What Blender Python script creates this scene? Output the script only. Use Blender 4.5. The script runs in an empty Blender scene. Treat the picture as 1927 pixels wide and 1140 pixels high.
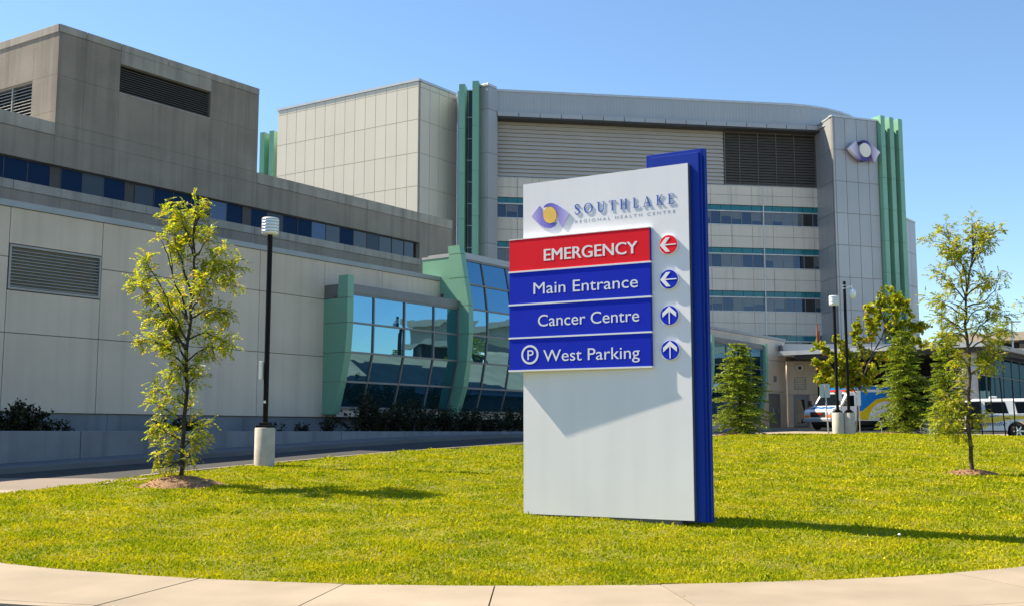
import bpy, bmesh, math, random
import numpy as np
from mathutils import Vector, Matrix
from mathutils.geometry import delaunay_2d_cdt
R = math.radians
random.seed(7); rng = np.random.default_rng(7)
scene = bpy.context.scene
COL = scene.collection

# ------------------------------------------------------------------ camera, sky, sun, exposure
FPX, CX, CY, EYE = 2060.0, 963.5, 570.0, 1.6
PITCH = math.atan(243 / FPX)
cam = bpy.data.cameras.new('camera'); cam_o = bpy.data.objects.new('camera', cam); COL.objects.link(cam_o)
cam.sensor_width = 36; cam.lens = 36 * FPX / 1927; cam.clip_start = .1; cam.clip_end = 3000
cam_o.location = (0, 0, EYE); cam_o.rotation_euler = (R(90) + PITCH, 0, 0)
scene.camera = cam_o
SUN_EL, SUN_SHADOW = R(47), R(-21.5)          # shadows run along +x turned by SUN_SHADOW
sd = Vector((-math.cos(SUN_SHADOW) * math.cos(SUN_EL), -math.sin(SUN_SHADOW) * math.cos(SUN_EL), math.sin(SUN_EL)))
world = bpy.data.worlds.new('World'); scene.world = world; world.use_nodes = True
wn = world.node_tree; bg = wn.nodes['Background']
sky = wn.nodes.new('ShaderNodeTexSky'); sky.sky_type = 'NISHITA'; sky.sun_disc = False
sky.sun_elevation = SUN_EL; sky.sun_rotation = math.atan2(sd.x, sd.y)
sky.air_density = 1.0; sky.dust_density = .1; sky.ozone_density = 1.5; sky.altitude = 200
tint = wn.nodes.new('ShaderNodeMix'); tint.data_type = 'RGBA'; tint.blend_type = 'MULTIPLY'; tint.inputs[0].default_value = 1; tint.inputs[7].default_value = (.875, 1.005, 1.09, 1)
wn.links.new(sky.outputs[0], tint.inputs[6]); wn.links.new(tint.outputs[2], bg.inputs[0]); bg.inputs[1].default_value = .082
sl = bpy.data.lights.new('sun', 'SUN'); sl.energy = 5.0; sl.angle = R(.53); sl.color = (1, .88, .67)
so = bpy.data.objects.new('sun', sl); COL.objects.link(so); so.rotation_euler = sd.to_track_quat('Z', 'Y').to_euler(); so.location = (-40, 20, 60)
scene.view_settings.view_transform = 'Standard'; scene.view_settings.look = 'None'
scene.view_settings.exposure = 1.2; scene.view_settings.gamma = 1
scene.render.engine = 'CYCLES'
scene.cycles.max_bounces = 6; scene.cycles.diffuse_bounces = 3; scene.cycles.glossy_bounces = 3
scene.cycles.transmission_bounces = 4; scene.cycles.transparent_max_bounces = 6
scene.cycles.use_denoising = True

# ------------------------------------------------------------------ helpers
_c, _s = math.cos(PITCH), math.sin(PITCH)
def ray(px, py):
    u = (px - CX) / FPX; v = (CY - py) / FPX
    return Vector((u, _c - v * _s, _s + v * _c))
def at(px, py, Y):
    r = ray(px, py); return Vector((0, 0, EYE)) + r * (Y / r.y)
def smooth(a, b, x):
    t = min(1, max(0, (x - a) / (b - a))); return t * t * (3 - 2 * t)
GY = [(-400, 0), (11.2, 0), (12.2, .03), (33, 1.155), (36.5, 1.33), (40, 1.445), (44, 1.49), (55, 1.57), (76, 2.0), (90, 2.0), (900, 2.0)]
def T(x, y):
    for (a, za), (b, zb) in zip(GY, GY[1:]):
        if y <= b:
            z = za + (zb - za) * (y - a) / (b - a); break
    else: z = 2.0
    z -= .30 * smooth(15, 24, x) * smooth(37, 50, y) * (1 - smooth(58, 75, y))
    return z
def ground(px, py):
    r = ray(px, py); k = 5.0
    while k < 200:
        p = Vector((0, 0, EYE)) + r * k
        if p.z <= T(p.x, p.y): break
        k += .02
    return p
class Frame:                      # a vertical plane: s runs right along it, d out of it, z up
    def __init__(f, O, az):
        a = R(az); f.O = Vector((O[0], O[1])); f.e = Vector((math.sin(a), math.cos(a))); f.n = Vector((f.e.y, -f.e.x))
    def w(f, s, d, z): q = f.O + f.e * s + f.n * d; return Vector((q.x, q.y, z))
    def hit(f, px, py, d=0):
        r = ray(px, py); o = f.O + f.n * d; r2 = Vector((r.x, r.y))
        k = o.dot(f.n) / r2.dot(f.n); q = r2 * k - o
        return q.dot(f.e), EYE + r.z * k
    def off(f, s, d, az=None):
        g = Frame(f.O + f.e * s + f.n * d, 0); g.e, g.n = f.e, f.n
        if az is not None: g = Frame(g.O, az)
        return g
def frame_px(px, py, Y, az, d=0):
    p = at(px, py, Y); g = Frame((p.x, p.y), az); return g.off(0, d)
LOCAL = Frame((0, 0), 90)         # e = +x, n = -y
def wloc(o):
    v = Vector((0, 0, 0))
    while o is not None: v = v + o.location; o = o.parent
    return v
class MB:
    def __init__(m): m.v = []; m.f = []; m.mi = []; m.sm = []
    def face(m, pts, mi=0, smooth=False):
        i = len(m.v); m.v += [tuple(p) for p in pts]; m.f.append(tuple(range(i, i + len(pts)))); m.mi.append(mi); m.sm.append(smooth)
    def add(m, vs, fs, mi=0, smooth=False):
        i = len(m.v); m.v += [tuple(p) for p in vs]
        for f in fs: m.f.append(tuple(i + k for k in f)); m.mi.append(mi); m.sm.append(smooth)
    def box(m, fr, s0, s1, d0, d1, z0, z1, mi=0):
        w = fr.w; v = [w(s0, d0, z0), w(s1, d0, z0), w(s1, d1, z0), w(s0, d1, z0), w(s0, d0, z1), w(s1, d0, z1), w(s1, d1, z1), w(s0, d1, z1)]
        m.add(v, [(0, 1, 2, 3), (7, 6, 5, 4), (3, 2, 6, 7), (1, 0, 4, 5), (0, 3, 7, 4), (2, 1, 5, 6)], mi)
        return m
    def prism_sz(m, fr, poly, d0, d1, mi=0, smooth=False):    # polygon in (s,z), thickness in d
        n = len(poly); v = [fr.w(s, d0, z) for s, z in poly] + [fr.w(s, d1, z) for s, z in poly]
        m.add(v, [tuple(range(n)), tuple(range(2 * n - 1, n - 1, -1))], mi)
        m.add(v, [(i, (i + 1) % n, n + (i + 1) % n, n + i) for i in range(n)], mi, smooth)
        return m
    def prism_dz(m, fr, poly, s0, s1, mi=0):                  # polygon in (d,z), thickness in s
        n = len(poly); v = [fr.w(s0, d, z) for d, z in poly] + [fr.w(s1, d, z) for d, z in poly]
        m.add(v, [tuple(range(n)), tuple(range(2 * n - 1, n - 1, -1))] + [(i, (i + 1) % n, n + (i + 1) % n, n + i) for i in range(n)], mi)
        return m
    def strip_dz(m, fr, prof, s0, s1, mi=0, smooth=False):    # open sheet following profile (d,z)
        v = [fr.w(s0, d, z) for d, z in prof] + [fr.w(s1, d, z) for d, z in prof]; n = len(prof)
        m.add(v, [(i, i + 1, n + i + 1, n + i) for i in range(n - 1)], mi, smooth); return m
    def tube(m, pts, rad, seg=8, mi=0, cap=True):
        pts = [Vector(p) for p in pts]; n = len(pts)
        rad = [rad] * n if not isinstance(rad, (list, tuple)) else rad
        vs = []; up = Vector((.31, .17, .93))
        for i, p in enumerate(pts):
            t = (pts[min(n - 1, i + 1)] - pts[max(0, i - 1)]).normalized()
            a = t.cross(up if abs(t.dot(up)) < .95 else Vector((1, 0, 0))).normalized(); b = t.cross(a)
            for k in range(seg):
                q = 2 * math.pi * k / seg; vs.append(p + (a * math.cos(q) + b * math.sin(q)) * rad[i])
        fs = [(i * seg + k, i * seg + (k + 1) % seg, (i + 1) * seg + (k + 1) % seg, (i + 1) * seg + k) for i in range(n - 1) for k in range(seg)]
        m.add(vs, fs, mi, True)
        if cap: m.add(vs[:seg], [tuple(range(seg))[::-1]], mi); m.add(vs[-seg:], [tuple(range(seg))], mi)
        return m
    def lathe(m, c, prof, seg=24, mi=0, axis='z', smooth=True):  # profile (r, h) about an axis through c
        vs = []; c = Vector(c)
        for r, h in prof:
            for k in range(seg):
                q = 2 * math.pi * k / seg; a, b = r * math.cos(q), r * math.sin(q)
                vs.append(c + (Vector((a, b, h)) if axis == 'z' else Vector((a, h, b)) if axis == 'y' else Vector((h, a, b))))
        n = len(prof)
        m.add(vs, [(i * seg + k, i * seg + (k + 1) % seg, (i + 1) * seg + (k + 1) % seg, (i + 1) * seg + k) for i in range(n - 1) for k in range(seg)], mi, smooth)
        if prof[0][0] > 1e-4: m.add(vs[:seg], [tuple(range(seg))[::-1]], mi)
        if prof[-1][0] > 1e-4: m.add(vs[-seg:], [tuple(range(seg))], mi)
        return m
    def build(m, name, mats, parent=None, local=False, bevel=0, recalc=True, autosm=False):
        off = Vector((0, 0, 0)) if (parent is None or local) else wloc(parent)
        me = bpy.data.meshes.new(name); me.from_pydata([tuple(Vector(p) - off) for p in m.v], [], m.f)
        for q in (mats if isinstance(mats, (list, tuple)) else [mats]): me.materials.append(q)
        me.polygons.foreach_set('material_index', m.mi); me.polygons.foreach_set('use_smooth', m.sm)
        if recalc:
            b = bmesh.new(); b.from_mesh(me); bmesh.ops.recalc_face_normals(b, faces=b.faces); b.to_mesh(me); b.free()
        me.update(); o = bpy.data.objects.new(name, me); COL.objects.link(o)
        if parent is not None: o.parent = parent
        if bevel:
            bv = o.modifiers.new('bevel', 'BEVEL'); bv.width = bevel; bv.segments = 2; bv.limit_method = 'ANGLE'; bv.angle_limit = R(40); bv.harden_normals = False
        return o
def tag(o, label=None, cat=None, group=None, kind=None):
    if label: o['label'] = label
    if cat: o['category'] = cat
    if group: o['group'] = group
    if kind: o['kind'] = kind
    return o
def thing(name, loc, label, cat, group=None, rz=0):
    o = bpy.data.objects.new(name, None); COL.objects.link(o); o.location = loc; o.rotation_euler = (0, 0, rz); o.empty_display_size = .3
    return tag(o, label, cat, group)
def copy_thing(o, parent=None):
    c = o.copy(); COL.objects.link(c)
    if parent is not None: c.parent = parent
    for ch in list(o.children): copy_thing(ch, c)
    return c
def text_mesh(body, fr, s0, s1, z0, cap, d0, d1, m, parent, name='lettering', bold=0, shear=0, space=1.0):
    cu = bpy.data.curves.new('text', 'FONT'); cu.body = body; cu.size = 1; cu.offset = bold; cu.extrude = .05; cu.resolution_u = 6; cu.shear = shear; cu.space_character = space
    o = bpy.data.objects.new('text', cu); COL.objects.link(o)
    dg = bpy.context.evaluated_depsgraph_get(); dg.update(); me = o.evaluated_get(dg).to_mesh()
    vs = [v.co.copy() for v in me.vertices]; fs = [tuple(p.vertices) for p in me.polygons]
    o.evaluated_get(dg).to_mesh_clear(); bpy.data.objects.remove(o); bpy.data.curves.remove(cu)
    x0 = min(v.x for v in vs); x1 = max(v.x for v in vs)
    capfont = .729 if True else 1
    mb = MB(); mb.add([fr.w(s0 + (v.x - x0) / (x1 - x0) * (s1 - s0), d0 + (v.z + .05) / .1 * (d1 - d0), z0 + v.y / capfont * cap) for v in vs], fs)
    return mb.build(name, m, parent)

# ------------------------------------------------------------------ materials
def mat(name, col, rough=.6, metal=0, var=.08, vs=1.5, bump=0, bs=60, streak=0, fine=0, spec=.5, coat=0, isl=0):
    m = bpy.data.materials.new(name); m.use_nodes = True; nt = m.node_tree; N = nt.nodes; L = nt.links
    b = N['Principled BSDF']; b.inputs['Roughness'].default_value = rough; b.inputs['Metallic'].default_value = metal
    b.inputs['Specular IOR Level'].default_value = spec; b.inputs['Coat Weight'].default_value = coat
    tc = N.new('ShaderNodeTexCoord')
    def noise(scale, detail=4, vec=None):
        n = N.new('ShaderNodeTexNoise'); n.inputs['Scale'].default_value = scale; n.inputs['Detail'].default_value = detail; L.new(vec or tc.outputs['Object'], n.inputs['Vector']); return n
    def mixc(fac, a, bc, mode='MIX'):
        x = N.new('ShaderNodeMix'); x.data_type = 'RGBA'; x.blend_type = mode; x.clamp_factor = True
        if isinstance(fac, float): x.inputs[0].default_value = fac
        else: L.new(fac, x.inputs[0])
        for sock, val in ((x.inputs[6], a), (x.inputs[7], bc)):
            if isinstance(val, tuple): sock.default_value = val
            else: L.new(val, sock)
        return x.outputs[2]
    def rampf(sock, a, bb):
        r = N.new('ShaderNodeMapRange'); r.inputs[1].default_value = a; r.inputs[2].default_value = bb; L.new(sock, r.inputs[0]); return r.outputs[0]
    c4 = lambda c, k=1: (min(1, c[0] * k), min(1, c[1] * k), min(1, c[2] * k), 1)
    out = mixc(rampf(noise(vs, 5).outputs[0], .3, .7), c4(col, 1 - var), c4(col, 1 + var))
    if fine: out = mixc(rampf(noise(bs * 1.3, 2).outputs[0], .3, .7), mixc(1.0, out, (1 - fine,) * 3 + (1,), 'MULTIPLY'), out)
    if streak:
        mp = N.new('ShaderNodeMapping'); mp.inputs['Scale'].default_value = (3.2, 3.2, .12); L.new(tc.outputs['Object'], mp.inputs[0])
        out = mixc(rampf(noise(1.0, 6, mp.outputs[0]).outputs[0], .48, .75), out, mixc(1.0, out, (1 - streak, 1 - streak, 1 - streak * .95, 1), 'MULTIPLY'))
    if isl:
        ge = N.new('ShaderNodeNewGeometry'); mr = N.new('ShaderNodeMapRange'); mr.inputs[3].default_value = 1 - isl; mr.inputs[4].default_value = 1 + isl; L.new(ge.outputs['Random Per Island'], mr.inputs[0])
        cb = N.new('ShaderNodeCombineColor'); [L.new(mr.outputs[0], cb.inputs[k]) for k in range(3)]; out = mixc(1.0, out, cb.outputs[0], 'MULTIPLY')
    L.new(out, b.inputs['Base Color'])
    rr = N.new('ShaderNodeMapRange'); rr.inputs[3].default_value = max(.02, rough - .08); rr.inputs[4].default_value = min(1, rough + .08); L.new(noise(vs * 4).outputs[0], rr.inputs[0]); L.new(rr.outputs[0], b.inputs['Roughness'])
    if bump:
        bp = N.new('ShaderNodeBump'); bp.inputs['Strength'].default_value = bump; bp.inputs['Distance'].default_value = .02; L.new(noise(bs, 4).outputs[0], bp.inputs['Height']); L.new(bp.outputs[0], b.inputs['Normal'])
    return m
def glass(name, base, tint, refl, wob=.04, rough=.01, edge=.45):
    m = bpy.data.materials.new(name); m.use_nodes = True; nt = m.node_tree; N = nt.nodes; L = nt.links
    b = N['Principled BSDF']; b.inputs['Base Color'].default_value = base + (1,); b.inputs['Roughness'].default_value = .3; b.inputs['Specular IOR Level'].default_value = 0
    g = N.new('ShaderNodeBsdfGlossy'); g.inputs['Color'].default_value = tint + (1,); g.inputs['Roughness'].default_value = rough
    tc = N.new('ShaderNodeTexCoord'); n = N.new('ShaderNodeTexNoise'); n.inputs['Scale'].default_value = .9; n.inputs['Detail'].default_value = 1; L.new(tc.outputs['Object'], n.inputs['Vector'])
    bp = N.new('ShaderNodeBump'); bp.inputs['Strength'].default_value = wob; bp.inputs['Distance'].default_value = .1; L.new(n.outputs[0], bp.inputs['Height']); L.new(bp.outputs[0], g.inputs['Normal'])
    lw = N.new('ShaderNodeLayerWeight'); lw.inputs['Blend'].default_value = .25
    mr = N.new('ShaderNodeMapRange'); mr.inputs[3].default_value = refl; mr.inputs[4].default_value = min(1, refl + edge); L.new(lw.outputs['Facing'], mr.inputs[0])
    mx = N.new('ShaderNodeMixShader'); L.new(mr.outputs[0], mx.inputs[0]); L.new(b.outputs[0], mx.inputs[1]); L.new(g.outputs[0], mx.inputs[2]); L.new(mx.outputs[0], N['Material Output'].inputs[0])
    return m
def leafmat(name, stops, trans=.4, rough=.45, patch=0, spec=.4):
    m = bpy.data.materials.new(name); m.use_nodes = True; nt = m.node_tree; N = nt.nodes; L = nt.links
    b = N['Principled BSDF']; b.inputs['Roughness'].default_value = rough; b.inputs['Specular IOR Level'].default_value = spec
    geo = N.new('ShaderNodeNewGeometry'); cr = N.new('ShaderNodeValToRGB'); el = cr.color_ramp.elements
    while len(el) < len(stops): el.new(.5)
    for e, (p, c) in zip(el, stops): e.position = p; e.color = tuple(c) + (1,)
    fac = geo.outputs['Random Per Island']
    if patch:
        tc = N.new('ShaderNodeTexCoord'); n = N.new('ShaderNodeTexNoise'); n.inputs['Scale'].default_value = patch; n.inputs['Detail'].default_value = 4; L.new(tc.outputs['Object'], n.inputs['Vector'])
        mr = N.new('ShaderNodeMapRange'); mr.inputs[1].default_value = .3; mr.inputs[2].default_value = .7; L.new(n.outputs[0], mr.inputs[0])
        mx0 = N.new('ShaderNodeMix'); mx0.inputs[0].default_value = .5; L.new(fac, mx0.inputs[2]); L.new(mr.outputs[0], mx0.inputs[3]); fac = mx0.outputs[0]
    L.new(fac, cr.inputs[0]); L.new(cr.outputs[0], b.inputs['Base Color'])
    t = N.new('ShaderNodeBsdfTranslucent'); L.new(cr.outputs[0], t.inputs[0]); mx = N.new('ShaderNodeMixShader'); mx.inputs[0].default_value = trans
    L.new(b.outputs[0], mx.inputs[1]); L.new(t.outputs[0], mx.inputs[2]); L.new(mx.outputs[0], N['Material Output'].inputs[0])
    return m
M = dict(
    precast=mat('precast_concrete', (.665, .555, .445), .85, var=.08, vs=.6, bump=.15, bs=25, streak=.12, fine=.06, isl=.04),
    creamj=mat('cream_joint', (.36, .33, .29), .9),
    joint=mat('joint_sealant', (.20, .19, .175), .9),
    plinth=mat('plinth_concrete', (.20, .215, .235), .85, var=.14, vs=.9, bump=.2, bs=20, streak=.25, fine=.1),
    ribbed=mat('ribbed_concrete', (.305, .256, .204), .9, var=.13, vs=.8, bump=.5, bs=30, streak=.28, fine=.18),
    smoothc=mat('weathered_coping_concrete', (.38, .335, .28), .88, var=.14, vs=1.1, bump=.2, bs=22, streak=.38, fine=.08),
    capmetal=mat('grey_cap_flashing', (.33, .34, .35), .5, .3),
    louvre=mat('grey_louvre_metal', (.32, .31, .29), .5, .3),
    louvred=mat('brown_louvre_metal', (.12, .105, .09), .5, .2),
    dark=mat('dark_void', (.015, .015, .016), .8),
    cream=mat('cream_metal_panel', (.66, .60, .51), .5, .0, var=.03, vs=.15, streak=.04, isl=.025),
    silver=mat('silver_metal_panel', (.38, .38, .385), .4, .3, var=.05, vs=.2, streak=.06, isl=.04),
    siding=mat('corrugated_siding', (.50, .465, .42), .5, .15, var=.04, vs=.3),
    spandrel=mat('pale_spandrel_concrete', (.64, .585, .51), .8, var=.05, vs=.4, bump=.1, bs=20, streak=.14, fine=.05, isl=.03),
    teal=mat('teal_spandrel_glass', (.008, .15, .18), .12, 0, var=.1, vs=.5),
    green=mat('green_metal_panel', (.19, .40, .28), .42, .1, var=.05, vs=.4, streak=.05),
    mullion=mat('grey_mullion', (.20, .20, .20), .45, .4),
    brownm=mat('bronze_panel', (.055, .045, .04), .5, .2),
    lightmet=mat('light_aluminium', (.50, .51, .52), .4, .4),
    bay=glass('blue_bay_glass', (.018, .062, .075), (.20, .43, .60), .60, .012),
    win=glass('window_glass', (.010, .018, .032), (.36, .42, .55), .13, .03),
    winb=glass('window_with_blind', (.115, .115, .115), (.4, .45, .5), .12, .03),
    winfd=glass('faded_window', (.05, .055, .06), (.3, .35, .4), .05, .03, edge=.2),
    wind=glass('dark_window', (.022, .02, .018), (.6, .6, .6), .05, .03),
    blueglass=glass('blue_window_glass', (.008, .02, .05), (.09, .14, .23), .04, .03, edge=.2),
    signwhite=mat('sign_white_paint', (.80, .795, .82), .5, 0, var=.03, vs=.8, streak=.05, spec=.3),
    signedge=mat('sign_grey_edge', (.10, .10, .11), .5),
    signblue=mat('sign_blue_paint', (.003, .034, .32), .5, 0, var=.06, vs=1, streak=.08, spec=.2),
    panelblue=mat('panel_blue', (.008, .026, .50), .55, 0, var=.04, vs=2, spec=.12),
    panelred=mat('panel_red', (.85, .014, .028), .55, 0, var=.03, vs=2, spec=.12),
    letter=mat('letter_white', (.82, .82, .82), .4, 0, var=.01),
    letterblue=mat('letter_blue', (.03, .08, .45), .4, 0, var=.01),
    lettergrey=mat('letter_lavender_grey', (.36, .37, .47), .5, 0, var=.01),
    gold=mat('emblem_gold', (.85, .52, .09), .4, 0, var=.1, vs=4),
    pale=mat('emblem_pale_gold', (.78, .76, .66), .4, 0, var=.05, vs=2),
    black=mat('black_pole_paint', (.005, .005, .005), .5, spec=.15),
    conc=mat('lamp_base_concrete', (.50, .46, .40), .85, var=.14, vs=4, bump=.25, bs=60, streak=.15, fine=.12),
    acrylic=mat('lamp_acrylic', (.80, .84, .88), .2, 0, var=.02),
    acrylicd=mat('lamp_ring', (.45, .5, .55), .3, .3),
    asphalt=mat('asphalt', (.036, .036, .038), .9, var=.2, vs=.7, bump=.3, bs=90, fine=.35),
    apron=mat('pale_driveway', (.225, .18, .15), .9, var=.10, vs=.7, bump=.2, bs=80, fine=.15),  # paler, pinker tone than the asphalt lane
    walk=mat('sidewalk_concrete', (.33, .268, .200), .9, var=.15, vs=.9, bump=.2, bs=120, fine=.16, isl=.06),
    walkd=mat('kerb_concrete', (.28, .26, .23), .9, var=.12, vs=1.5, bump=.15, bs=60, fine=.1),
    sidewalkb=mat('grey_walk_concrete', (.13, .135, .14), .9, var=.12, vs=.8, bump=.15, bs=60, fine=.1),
    soil=mat('planter_soil', (.05, .038, .028), .95, var=.3, vs=4, bump=.5, bs=25),
    mulch=mat('mulch', (.33, .185, .09), .95, var=.35, vs=7, bump=.9, bs=35, fine=.4),
    earth=mat('ground_earth', (.12, .11, .07), .95, var=.2, vs=.3),
    bark=mat('bark', (.085, .062, .045), .9, var=.3, vs=8, bump=.8, bs=35, fine=.3),
    barkd=mat('dark_bark', (.045, .033, .026), .9, var=.3, vs=8, bump=.8, bs=35, fine=.3),
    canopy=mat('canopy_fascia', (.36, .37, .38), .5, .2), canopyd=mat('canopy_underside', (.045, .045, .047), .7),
    white=mat('vehicle_white', (.80, .80, .80), .25, 0, var=.02, coat=.6), vblue=mat('vehicle_blue', (.015, .20, .62), .25, 0, var=.03, coat=.6),
    vyel=mat('vehicle_yellow', (.78, .55, .015), .28, 0, var=.03, coat=.5), vdblue=mat('vehicle_dark_blue', (.02, .05, .38), .3, 0, var=.03),
    rubber=mat('tyre_rubber', (.018, .018, .018), .85), chrome=mat('chrome_rim', (.62, .62, .63), .25, .8), trim=mat('dark_trim', (.02, .02, .021), .5),
    amber=mat('amber_lens', (.85, .22, .01), .2), redl=mat('red_lens', (.6, .02, .02), .2), clear=mat('headlight_lens', (.65, .68, .7), .1),
    vglass=glass('vehicle_glass', (.006, .008, .009), (.20, .25, .28), .03, .0, edge=.14), galv=mat('galvanised_steel', (.42, .44, .46), .45, .5, var=.1, vs=6),
    plate=mat('sign_back_metal', (.40, .46, .50), .4, .3), rust=mat('rusty_steel', (.26, .085, .035), .9, var=.3, vs=3),
    beige=mat('parking_beige', (.60, .50, .38), .85, var=.06, vs=.2, streak=.15), doorm=mat('door_frame_grey', (.22, .23, .24), .5, .2),
)
def emblem_mat(name, axis, stops):        # printed colour graduation of the emblem ribbon
    m = bpy.data.materials.new(name); m.use_nodes = True; nt = m.node_tree; N = nt.nodes; L = nt.links
    tc = N.new('ShaderNodeTexCoord'); sp = N.new('ShaderNodeSeparateXYZ'); cr = N.new('ShaderNodeValToRGB'); L.new(tc.outputs['Generated'], sp.inputs[0]); L.new(sp.outputs[axis], cr.inputs[0])
    el = cr.color_ramp.elements
    while len(el) < len(stops): el.new(.5)
    for e, (p, c) in zip(el, stops): e.position = p; e.color = tuple(c) + (1,)
    b = N['Principled BSDF']; b.inputs['Roughness'].default_value = .4; L.new(cr.outputs[0], b.inputs['Base Color']); return m
M['ribL'] = emblem_mat('ribbon_lower', 0, [(0, (.50, .42, .72)), (.4, (.22, .18, .60)), (1, (.06, .06, .42))])
M['ribR'] = emblem_mat('ribbon_upper', 0, [(0, (.05, .05, .42)), (.5, (.22, .18, .60)), (1, (.52, .46, .76))])
M['ribL2'] = emblem_mat('tower_ribbon_lower', 0, [(0, (.80, .78, .82)), (.3, (.55, .50, .66)), (.6, (.06, .04, .26)), (1, (.03, .03, .20))])
M['ribR2'] = emblem_mat('tower_ribbon_upper', 0, [(0, (.015, .015, .10)), (.45, (.05, .03, .24)), (.72, (.50, .44, .62)), (1, (.80, .78, .82))])
M['locust'] = leafmat('locust_leaves', [(0, (.10, .20, .008)), (.35, (.27, .38, .010)), (.75, (.52, .50, .015)), (.93, (.70, .50, .025)), (1, (.62, .28, .03))], .6)
M['locustg'] = leafmat('locust_leaves_green', [(0, (.09, .18, .012)), (.4, (.26, .35, .015)), (.8, (.52, .48, .02)), (1, (.62, .40, .03))], .55)
M['maple'] = leafmat('maple_leaves', [(0, (.10, .18, .010)), (.5, (.32, .38, .012)), (.9, (.56, .50, .016)), (1, (.60, .30, .03))], .55)
M['needle'] = leafmat('conifer_needles', [(0, (.04, .10, .010)), (.5, (.18, .28, .012)), (1, (.48, .48, .016))], .42)
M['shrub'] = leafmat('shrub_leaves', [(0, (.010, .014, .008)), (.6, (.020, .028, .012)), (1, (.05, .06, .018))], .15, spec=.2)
M['grass'] = leafmat('grass_blades', [(0, (.12, .20, .002)), (.3, (.27, .335, .003)), (.68, (.49, .46, .004)), (.9, (.60, .50, .012)), (1, (.66, .54, .13))], .35, .75, patch=1.3, spec=.15)
M['turf'] = mat('turf_base', (.20, .19, .010), .95, var=.4, vs=1.2, bump=.6, bs=40, fine=.4)

# ------------------------------------------------------------------ ground, road, pavement, lawn
def sheet(name, poly, step, dz, m, kind='structure', extra=None):
    xs = [p[0] for p in poly]; ys = [p[1] for p in poly]; n = len(poly); pts = [Vector(p) for p in poly]
    def inside(x, y):
        c = False; j = n - 1
        for i in range(n):
            if (poly[i][1] > y) != (poly[j][1] > y) and x < (poly[j][0] - poly[i][0]) * (y - poly[i][1]) / (poly[j][1] - poly[i][1]) + poly[i][0]: c = not c
            j = i
        return c
    y = min(ys) + step / 2
    while y < max(ys):
        x = min(xs) + step / 2
        while x < max(xs):
            if inside(x, y): pts.append(Vector((x, y)))
            x += step
        y += step
    vs, es, fs, *_ = delaunay_2d_cdt(pts, [], [list(range(n))], 1, 1e-4)
    mb = MB(); mb.add([(v.x, v.y, T(v.x, v.y) + dz + (extra(v.x, v.y) if extra else 0)) for v in vs], [tuple(f) for f in fs], 0, True)
    o = mb.build(name, m, recalc=False); me = o.data
    if len(me.polygons) and me.polygons[0].normal.z < 0: me.flip_normals()
    return tag(o, kind=kind)
gx = [-600, -300, -150, -80, -50, -40] + list(range(-32, 46, 2)) + [50, 60, 80, 120, 180, 300, 600]
gy = [-200, -60, -20, 0, 6, 10] + list(range(12, 80, 2)) + [84, 90, 120, 200, 400, 900]
mb = MB(); mb.add([(x, y, T(x, y) - .10) for y in gy for x in gx], [(j * len(gx) + i, j * len(gx) + i + 1, (j + 1) * len(gx) + i + 1, (j + 1) * len(gx) + i) for j in range(len(gy) - 1) for i in range(len(gx) - 1)], 0, True)
tag(mb.build('ground', M['earth'], recalc=False), kind='structure')

# the curved front walk: fit the circle of its inner edge
arcp = [ground(*p) for p in [(0, 1061.5), (104, 1073), (202, 1083), (374, 1093), (500, 1099.5), (760, 1106), (983, 1107), (1300, 1100.5), (1550, 1094), (1668, 1089), (1927, 1073)]]
A_ = np.array([[2 * p.x, 2 * p.y, 1] for p in arcp]); B_ = np.array([p.x ** 2 + p.y ** 2 for p in arcp]); ac = np.linalg.lstsq(A_, B_, rcond=None)[0]
ACX, ACY = ac[0], ac[1]; AR = math.sqrt(ac[2] + ACX ** 2 + ACY ** 2)
def arcpt(r, a): return Vector((ACX + r * math.sin(a), ACY - r * math.cos(a)))
mb = MB(); W_ = 1.75
ja = [math.atan2(p.x - ACX, ACY - p.y) for p in (ground(*q) for q in [(166, 1084), (374, 1093), (646, 1104), (930, 1111), (1245, 1106), (1547, 1096), (1808, 1086)])]
st = (ja[-1] - ja[0]) / 6
ja = [ja[0] - st * k for k in range(9, 0, -1)] + ja + [ja[-1] + st * k for k in range(1, 10)]
mbk = MB()
for k, (a0, a1) in enumerate(zip(ja, ja[1:])):
    g = .0075 / AR; r0, r1 = AR, AR + W_; n = 5
    a0 += g; a1 -= g
    tilt = random.uniform(-.004, .004)
    for (ra, rb, q) in ((r0, r1, mb), (r1 + .012, r1 + .17, mb), (r1 + .17, r1 + .60, mbk)):
        dz = .03 if q is mb else -.1
        vs = []
        for i in range(n + 1):
            a = a0 + (a1 - a0) * i / n
            for r in (ra, rb): p = arcpt(r, a); vs.append((p.x, p.y, T(p.x, p.y) + dz + tilt))
        q.add(vs, [(2 * i, 2 * i + 1, 2 * i + 3, 2 * i + 2) for i in range(n)], 0)
        low = [(x, y, z - .12) for x, y, z in vs]
        q.add(vs + low, [(0, 1, 2 * n + 3, 2 * n + 2), (2 * n, 2 * n + 1, 4 * n + 3, 4 * n + 2)] + [(2 * i + 1, 2 * i + 3, 2 * n + 2 + 2 * i + 3, 2 * n + 2 + 2 * i + 1) for i in range(n)] + [(2 * i, 2 * i + 2, 2 * n + 2 + 2 * i + 2, 2 * n + 2 + 2 * i) for i in range(n)], 0)
tag(mb.build('sidewalk', M['walk']), kind='structure'); tag(mbk.build('gutter', M['walkd']), kind='structure')
road_near = [(-60, -30), (60, -30), (60, 20), (30, 20)] + [tuple(arcpt(AR + W_ + .6, a)) for a in np.linspace(1.6, -1.6, 40)] + [(-30, 20), (-60, 20)]
sheet('street', road_near, 4, -.095, M['asphalt'])

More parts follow.
